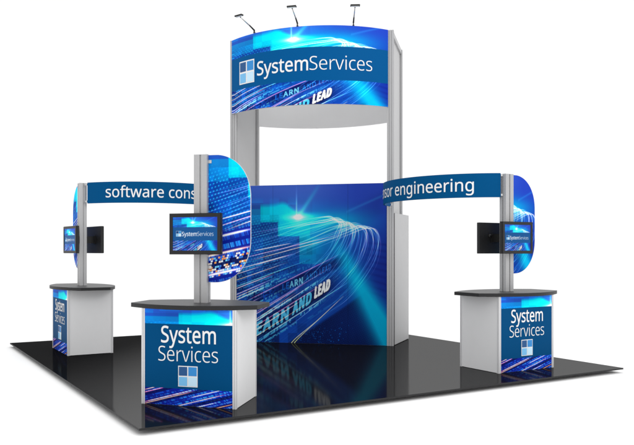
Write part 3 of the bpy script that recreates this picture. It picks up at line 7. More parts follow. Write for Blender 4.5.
        '3,5,4 3,6,5 2,6,3 2,7,6 13,15,14 13,12,15 12,16,15 2,8,7 1,8,2 1,9,8 1,10,9 0,10,1 0,11,10 0,12,11 81,87,0 87,86,0 86,12,0 86,85,12 85,84,12 84,83,12 83,82,12 82,130,12 130,129,12 129,128,12 128,127,12 127,126,12 126,16,12 81,88,87 81,89,88 81,90,89 81,91,90 80,91,81 80,92,91 80,93,92 80,94,93 79,94,80 79,95,94 125,16,126 79,96,95 124,16,125 78,96,79 78,97,96 123,16,124 78,98,97 77,98,78 122,16,123 77,99,98 121,16,122 120,16,121 77,100,99 76,100,77 119,16,120 118,16,119 76,101,100 117,16,118 75,101,76 116,16,117 75,102,101 115,16,116 114,16,115 75,103,102 113,62,114 62,16,114 74,103,75 112,62,113 74,104,103 111,62,112 110,62,111 74,105,104 109,62,110 108,62,109 74,106,105 107,61,108 61,62,108 106,61,107 74,61,106 60,62,61 74,62,61 74,63,62 60,16,62 73,63,74 59,16,60 58,16,59 73,64,63 57,16,58 73,65,64 56,16,57 72,65,73 55,16,56 72,66,65 54,16,55 72,67,66 53,16,54 71,67,72 71,68,67 53,17,16 71,69,68 70,69,71 52,17,53 52,18,17 51,18,52 50,18,51 50,19,18 49,19,50 49,20,19 36,38,37 48,20,49 36,39,38 36,40,39 48,21,20 47,21,48 36,41,40 36,42,41 46,21,47 36,43,42 36,44,43 45,21,46 36,45,44 36,21,45 36,22,21 36,23,22 36,24,23 35,24,36 35,25,24 34,25,35 33,25,34 33,26,25 32,26,33 31,26,32 31,27,26 30,27,31 29,27,30 29,28,27 134,136,135 133,136,134 132,136,133 132,137,136 131,137,132 175,137,131 164,166,165 164,168,166 168,167,166 175,138,137 174,138,175 173,138,174 173,139,138 172,139,173 171,139,172 170,139,171 170,140,139 169,140,170 168,140,169 168,154,140 154,153,140 153,141,140 164,160,168 160,159,168 159,158,168 158,157,168 157,156,168 156,155,168 155,154,168 152,141,153 151,141,152 150,141,151 150,142,141 149,142,150 148,142,149 147,142,148 147,143,142 146,143,147 164,161,160 146,144,143 145,144,146 164,162,161 164,163,162 211,209,208 211,210,209 179,181,180 178,181,179 178,182,181 177,182,178 177,183,182 176,183,177 176,184,183 176,185,184 207,185,176 207,186,185 206,186,207 206,187,186 205,187,206 205,188,187 204,188,205 203,188,204 203,189,188 202,189,203 202,190,189 201,190,202 201,191,190 200,191,201 200,192,191 199,192,200 199,193,192 199,194,193 198,194,199 198,195,194 197,195,198 197,196,195 249,251,250 249,252,251 248,252,249 248,253,252 248,254,253 247,254,248 246,254,247 245,255,246 255,254,246 245,256,255 245,257,256 244,257,245 244,258,257 243,258,244 243,259,258 243,212,259 242,212,243 242,213,212 223,225,224 242,214,213 222,225,223 221,225,222 241,214,242 241,215,214 220,225,221 219,225,220 218,225,219 241,216,215 217,225,218 216,225,217 241,225,216 240,225,241 239,225,240 238,225,239 237,225,238 237,226,225 236,226,237 236,227,226 236,228,227 235,228,236 235,229,228 235,230,229 234,230,235 234,231,230 234,232,231 233,232,234 262,260,263 262,261,260 293,295,294 293,296,295 316,265,264 316,266,265 315,266,316 314,266,315 313,266,314 293,297,296 292,297,293 312,266,313 292,298,297 311,266,312 291,298,292 291,299,298 310,266,311 290,299,291 309,269,310 269,266,310 290,300,299 308,269,309 290,301,300 289,301,290 307,269,308 289,302,301 306,269,307 289,303,302 305,269,306 288,303,289 288,304,303 304,269,305 288,268,304 268,269,304 288,270,268 270,267,268 270,266,269 288,271,270 267,266,270 287,271,288 287,272,271 286,272,287 286,273,272 286,274,273 285,274,286 285,275,274 284,275,285 284,276,275 284,277,276 283,277,284 283,278,277 282,278,283 282,279,278 282,280,279 281,280,282 389,391,390 389,392,391 388,392,389 388,393,392 388,394,393 387,394,388 387,395,394 387,396,395 387,397,396 386,397,387 386,398,397 385,398,386 385,405,398 405,404,398 404,403,398 403,402,398 402,401,398 401,400,398 400,399,398 384,407,385 407,406,385 406,405,385 384,408,407 384,409,408 383,409,384 383,410,409 383,411,410 383,412,411 383,413,412 382,413,383 382,414,413 382,415,414 382,416,415 381,416,382 381,417,416 381,418,417 380,418,381 380,419,418 380,420,419 380,421,420 379,421,380 379,422,421 379,423,422 379,424,423 378,424,379 378,425,424 378,426,425 377,426,378 377,427,426 376,427,377 376,428,427 375,428,376 375,429,428 375,430,429 374,430,375 374,431,430 373,431,374 373,432,431 372,432,373 372,433,432 371,433,372 371,434,433 370,434,371 369,434,370 369,317,434 368,317,369 368,318,317 367,318,368 366,318,367 366,319,318 365,319,366 364,319,365 364,320,319 363,320,364 362,320,363 361,320,362 361,321,320 360,321,361 359,321,360 358,321,359 358,322,321 357,322,358 356,322,357 356,323,322 341,343,342 355,323,356 341,344,343 355,324,323 354,324,355 341,345,344 353,324,354 341,346,345 341,347,346 352,324,353 352,325,324 341,348,347 351,325,352 341,349,348 350,325,351 341,350,349 341,325,350 341,326,325 341,327,326 341,328,327 340,328,341 340,329,328 339,329,340 338,329,339 338,330,329 337,330,338 337,331,330 336,331,337 335,331,336 335,332,331 334,332,335 334,333,332 438,440,439 437,440,438 436,440,437 436,441,440 435,441,436 479,441,435 468,470,469 468,472,470 472,471,470 479,442,441 478,442,479 477,442,478 477,443,442 476,443,477 475,443,476 474,443,475 474,444,443 473,444,474 472,444,473 472,458,444 458,457,444 457,445,444 468,464,472 464,463,472 463,462,472 462,461,472 461,460,472 460,459,472 459,458,472 456,445,457 455,445,456 454,445,455 454,446,445 453,446,454 452,446,453 451,446,452 451,447,446 450,447,451 468,465,464 450,448,447 449,448,450 468,466,465 468,467,466 527,529,528 526,529,527 526,530,529 525,530,526 525,531,530 524,531,525 524,532,531 523,532,524 523,533,532 522,533,523 522,534,533 522,576,534 576,575,534 575,535,534 521,576,522 521,577,576 574,535,575 521,578,577 573,535,574 521,579,578 572,535,573 572,480,535 520,579,521 571,480,572 520,536,579 570,480,571 570,481,480 519,536,520 519,537,536 569,481,570 568,481,569 568,482,481 518,537,519 518,538,537 567,482,568 566,482,567 518,539,538 566,483,482 517,539,518 565,483,566 517,540,539 565,484,483 516,540,517 564,484,565 564,485,484 515,540,516 563,485,564 515,541,540 515,542,541 562,485,563 562,486,485 514,542,515 514,543,542 561,486,562 561,487,486 513,543,514 513,544,543 560,487,561 560,488,487 512,544,513 559,488,560 512,545,544 559,489,488 511,545,512 558,489,559 511,546,545 558,490,489 510,546,511 510,547,546 557,490,558 510,548,547 556,490,557 556,491,490 509,548,510 509,549,548 555,491,556 509,550,549 554,491,555 554,492,491 508,550,509 508,551,550 553,492,554 508,552,551 552,492,553 508,492,552 508,493,492 507,493,508 506,493,507 506,494,493 505,494,506 505,495,494 504,495,505 504,496,495 503,496,504 503,497,496 502,497,503 502,498,497 501,498,502 501,499,498 500,499,501 607,609,608 607,610,609 606,610,607 606,611,610 606,612,611 605,612,606 605,613,612 605,614,613 604,614,605 604,615,614 604,616,615 603,616,604 603,621,616 621,620,616 620,619,616 619,618,616 618,617,616 602,624,603 624,623,603 623,622,603 622,621,603 601,625,602 625,624,602 601,626,625 601,627,626 601,628,627 600,628,601 600,629,628 600,630,629 600,631,630 599,631,600 599,632,631 599,633,632 598,633,599 598,634,633 597,634,598 597,635,634 597,636,635 596,636,597 596,637,636 596,638,637 595,638,596 595,639,638 594,639,595 594,640,639 594,641,640 593,641,594 593,642,641 592,642,593 592,643,642 592,644,643 591,644,592 591,645,644 656,658,657 655,658,656 591,646,645 654,658,655 653,658,654 591,647,646 652,658,653 590,647,591 590,648,647 651,658,652 650,658,651 590,649,648 649,658,650 590,658,649 589,658,590 588,658,589 588,659,658 587,659,588 587,660,659 587,661,660 586,661,587 586,580,661 586,581,580 585,581,586 585,582,581 585,583,582 584,583,585 665,667,666 665,668,667 664,668,665 664,669,668 663,669,664 663,670,669 662,670,663 662,671,670 724,671,662 724,672,671 723,672,724 723,729,672 729,673,672 722,730,723 730,729,723 728,673,729 727,673,728 722,731,730 726,673,727 726,674,673 722,732,731 725,674,726 745,674,725 721,732,722 721,733,732 744,674,745 744,675,674 721,734,733 743,675,744 720,734,721 742,675,743 720,735,734 742,676,675 741,676,742 719,735,720 719,736,735 740,676,741 740,677,676 739,677,740 719,737,736 718,737,719 738,677,739 738,678,677 718,738,737 718,678,738 717,678,718 717,679,678 716,680,717 680,679,717 716,681,680 715,681,716 715,682,681 714,682,715 714,683,682 713,683,714 713,684,683 713,685,684 712,685,713 695,697,696 694,697,695 712,686,685 693,697,694 692,697,693 711,686,712 711,687,686 691,697,692 690,697,691 711,688,687 689,697,690 688,697,689 711,697,688 710,697,711 709,697,710 709,698,697 708,698,709 708,699,698 708,700,699 707,700,708 707,701,700 707,702,701 706,702,707 706,703,702 706,704,703 705,704,706 749,751,750 749,752,751 749,753,752 749,754,753 748,754,749 748,755,754 748,756,755 748,757,756 747,757,748 747,758,757 747,759,758 746,759,747 785,787,786 785,789,787 789,788,787 796,759,746 795,759,796 794,759,795 793,759,794 792,762,793 762,761,793 761,760,793 760,759,793 791,765,792 765,764,792 764,763,792 763,762,792 790,767,791 767,766,791 766,765,791 790,768,767 790,769,768 790,770,769 789,770,790 789,771,770 789,772,771 785,780,789 780,779,789 779,778,789 778,777,789 777,776,789 776,775,789 775,774,789 774,773,789 773,772,789 785,781,780 785,782,781 785,783,782 785,784,783 800,802,801 799,802,800 799,803,802 798,803,799 797,803,798 797,804,803 867,804,797 866,804,867 866,805,804 865,805,866 864,805,865 864,806,805 863,862,864 862,861,864 861,860,864 860,859,864 859,858,864 858,857,864 857,856,864 856,806,864 856,855,806 855,854,806 854,807,806 853,807,854 852,807,853 851,807,852 851,808,807 850,808,851 849,808,850 848,808,849 848,809,808 847,809,848 847,810,809 846,810,847 845,868,846 868,810,846 844,868,845 843,868,844 842,868,843 841,868,842 840,868,841 840,869,868 893,810,868 840,870,869 839,870,840 839,871,870 839,872,871 839,873,872 839,874,873 838,874,839 892,810,893 838,875,874 838,876,875 837,876,838 891,810,892 837,877,876 836,877,837 890,810,891 836,878,877 836,879,878 889,813,890 813,810,890 835,879,836 835,880,879 888,813,889 834,880,835 834,881,880 887,813,888 834,882,881 834,883,882 833,883,834 886,812,887 812,813,887 833,884,883 886,814,812 814,811,812 814,810,813 885,814,886 833,885,884 833,814,885 833,815,814 811,810,814 832,815,833 832,816,815 831,816,832 831,817,816 830,817,831 830,818,817 830,819,818 829,819,830 829,820,819 828,820,829 828,821,820 827,821,828 827,822,821 827,823,822 826,823,827 826,824,823 825,824,826 929,931,930 929,932,931 961,963,962 961,911,963 911,912,963 912,964,963 989,991,990 989,992,991 961,910,911 913,964,912 909,964,913 961,909,910 914,908,909 908,964,909 961,914,909 914,908,909 961,915,914 907,964,908 961,916,915 906,964,907 961,917,916 905,964,906 904,964,905 961,918,917 903,964,904 961,919,918 902,964,903 961,920,919 901,964,902 961,921,920 900,964,901 961,922,921 899,964,900 961,923,922 898,964,899 961,924,923 897,964,898 961,925,924 896,964,897 961,926,925 895,964,896 961,927,926 894,964,895 961,928,927 929,933,932 988,992,989 929,934,933 987,992,988 960,928,961 894,965,964 959,928,960 894,966,965 929,935,934 986,992,987 958,928,959 894,967,966 957,928,958 929,936,935 985,992,986 956,928,957 894,968,967 929,937,936 984,992,985 955,928,956 894,969,968 954,928,955 929,938,937 983,992,984 894,970,969 953,928,954 929,939,938 982,992,983 894,971,970 952,928,953 929,940,939 951,928,952 894,972,971 981,992,982 950,928,951 929,941,940 894,973,972 980,992,981 949,928,950 894,974,973 929,942,941 979,992,980 948,928,949 947,928,948 894,979,974 979,975,974 929,947,942 947,943,942 894,978,979 975,992,979 929,946,947 943,928,947 976,992,975 894,977,978 944,928,943 929,945,946 894,976,977 894,992,976 929,944,945 929,928,944 1030,1032,1031 1030,1033,1032 1029,1033,1030 1029,1034,1033 1029,1035,1034 1028,1035,1029 1027,1035,1028 1026,1036,1027 1036,1035,1027 1026,1037,1036 1026,1038,1037 1025,1038,1026 1025,1039,1038 1024,1039,1025 1024,1040,1039 1024,993,1040 1023,993,1024 1023,994,993 1004,1006,1005 1023,995,994 1003,1006,1004 1002,1006,1003 1022,995,1023 1022,996,995 1001,1006,1002 1000,1006,1001 999,1006,1000 1022,997,996 998,1006,999 997,1006,998 1022,1006,997 1021,1006,1022 1020,1006,1021 1019,1006,1020 1018,1006,1019 1018,1007,1006 1017,1007,1018 1017,1008,1007 1017,1009,1008 1016,1009,1017 1016,1010,1009 1016,1011,1010 1015,1011,1016 1015,1012,1011 1015,1013,1012 1014,1013,1015 1061,1063,1062 1061,1064,1063 1060,1064,1061 1060,1065,1064 1060,1066,1065 1059,1066,1060 1059,1067,1066 1059,1068,1067 1058,1068,1059 1058,1069,1068 1058,1070,1069 1058,1071,1070 1057,1071,1058 1056,1075,1057 1075,1074,1057 1074,1073,1057 1073,1072,1057 1072,1071,1057 1055,1077,1056 1077,1076,1056 1076,1075,1056 1054,1079,1055 1079,1078,1055 1078,1077,1055 1054,1080,1079 1054,1081,1080 1053,1081,1054 1053,1082,1081 1053,1083,1082 1053,1084,1083 1052,1084,1053 1052,1085,1084 1051,1085,1052 1051,1086,1085 1050,1086,1051 1050,1087,1086 1050,1088,1087 1049,1088,1050 1048,1088,1049 1048,1041,1088 1048,1042,1041 1047,1042,1048 1046,1042,1047 1045,1043,1046 1043,1042,1046 1045,1044,1043 1136,1138,1137 1135,1138,1136 1135,1139,1138 1134,1139,1135 1134,1140,1139 1133,1140,1134 1133,1141,1140 1132,1141,1133 1132,1142,1141 1131,1142,1132 1131,1143,1142 1131,1185,1143 1185,1184,1143 1184,1144,1143 1130,1185,1131 1130,1186,1185 1183,1144,1184 1130,1187,1186 1182,1144,1183 1130,1188,1187 1181,1144,1182 1181,1089,1144 1129,1188,1130 1180,1089,1181 1129,1145,1188 1179,1089,1180 1179,1090,1089 1128,1145,1129 1128,1146,1145 1178,1090,1179 1177,1090,1178 1177,1091,1090 1127,1146,1128 1127,1147,1146 1176,1091,1177 1175,1091,1176 1127,1148,1147 1175,1092,1091 1126,1148,1127 1174,1092,1175 1126,1149,1148 1174,1093,1092 1125,1149,1126 1173,1093,1174 1173,1094,1093 1124,1149,1125 1172,1094,1173 1124,1150,1149 1124,1151,1150 1171,1094,1172 1171,1095,1094 1123,1151,1124 1123,1152,1151 1170,1095,1171 1170,1096,1095 1122,1152,1123 1122,1153,1152 1169,1096,1170 1169,1097,1096 1121,1153,1122 1121,1154,1153 1168,1097,1169 1168,1098,1097 1120,1154,1121 1120,1155,1154 1167,1098,1168 1167,1099,1098 1119,1155,1120 1119,1156,1155 1166,1099,1167 1119,1157,1156 1165,1099,1166 1165,1100,1099 1118,1157,1119 1118,1158,1157 1164,1100,1165 1118,1159,1158 1163,1100,1164 1163,1101,1100 1117,1159,1118 1117,1160,1159 1162,1101,1163 1117,1161,1160 1161,1101,1162 1117,1101,1161 1117,1102,1101 1116,1102,1117 1115,1102,1116 1115,1103,1102 1114,1103,1115 1114,1104,1103 1113,1104,1114 1113,1105,1104 1112,1105,1113 1112,1106,1105 1111,1106,1112 1111,1107,1106 1110,1107,1111 1110,1108,1107 1109,1108,1110 1261,1263,1262 1261,1264,1263 1260,1264,1261 1260,1265,1264 1260,1266,1265 1259,1266,1260 1259,1267,1266 1259,1268,1267 1259,1269,1268 1258,1269,1259 1258,1270,1269 1257,1270,1258 1257,1277,1270 1277,1276,1270 1276,1275,1270 1275,1274,1270 1274,1273,1270 1273,1272,1270 1272,1271,1270 1256,1279,1257 1279,1278,1257 1278,1277,1257 1256,1280,1279 1256,1281,1280 1255,1281,1256 1255,1282,1281 1255,1283,1282 1255,1284,1283 1255,1285,1284 1254,1285,1255 1254,1286,1285 1254,1287,1286 1254,1288,1287 1253,1288,1254 1253,1289,1288 1253,1290,1289 1252,1290,1253 1252,1291,1290 1252,1292,1291 1252,1293,1292 1251,1293,1252 1251,1294,1293 1251,1295,1294 1251,1296,1295 1250,1296,1251 1250,1297,1296 1250,1298,1297 1249,1298,1250 1249,1299,1298 1248,1299,1249 1248,1300,1299 1247,1300,1248 1247,1301,1300 1247,1302,1301 1246,1302,1247 1246,1303,1302 1245,1303,1246 1245,1304,1303 1244,1304,1245 1244,1305,1304 1243,1305,1244 1243,1306,1305 1242,1306,1243 1241,1306,1242 1241,1189,1306 1240,1189,1241 1240,1190,1189 1239,1190,1240 1238,1190,1239 1238,1191,1190 1237,1191,1238 1236,1191,1237 1236,1192,1191 1235,1192,1236 1234,1192,1235 1233,1192,1234 1233,1193,1192 1232,1193,1233 1231,1193,1232 1230,1193,1231 1230,1194,1193 1229,1194,1230 1228,1194,1229 1228,1195,1194 1213,1215,1214 1227,1195,1228 1213,1216,1215 1227,1196,1195 1226,1196,1227 1213,1217,1216 1225,1196,1226 1213,1218,1217 1213,1219,1218 1224,1196,1225 1224,1197,1196 1213,1220,1219 1223,1197,1224 1213,1221,1220 1222,1197,1223 1213,1222,1221 1213,1197,1222 1213,1198,1197 1213,1199,1198 1213,1200,1199 1212,1200,1213 1212,1201,1200 1211,1201,1212 1210,1201,1211 1210,1202,1201 1209,1202,1210 1209,1203,1202 1208,1203,1209 1207,1203,1208 1207,1204,1203 1206,1204,1207 1206,1205,1204'),
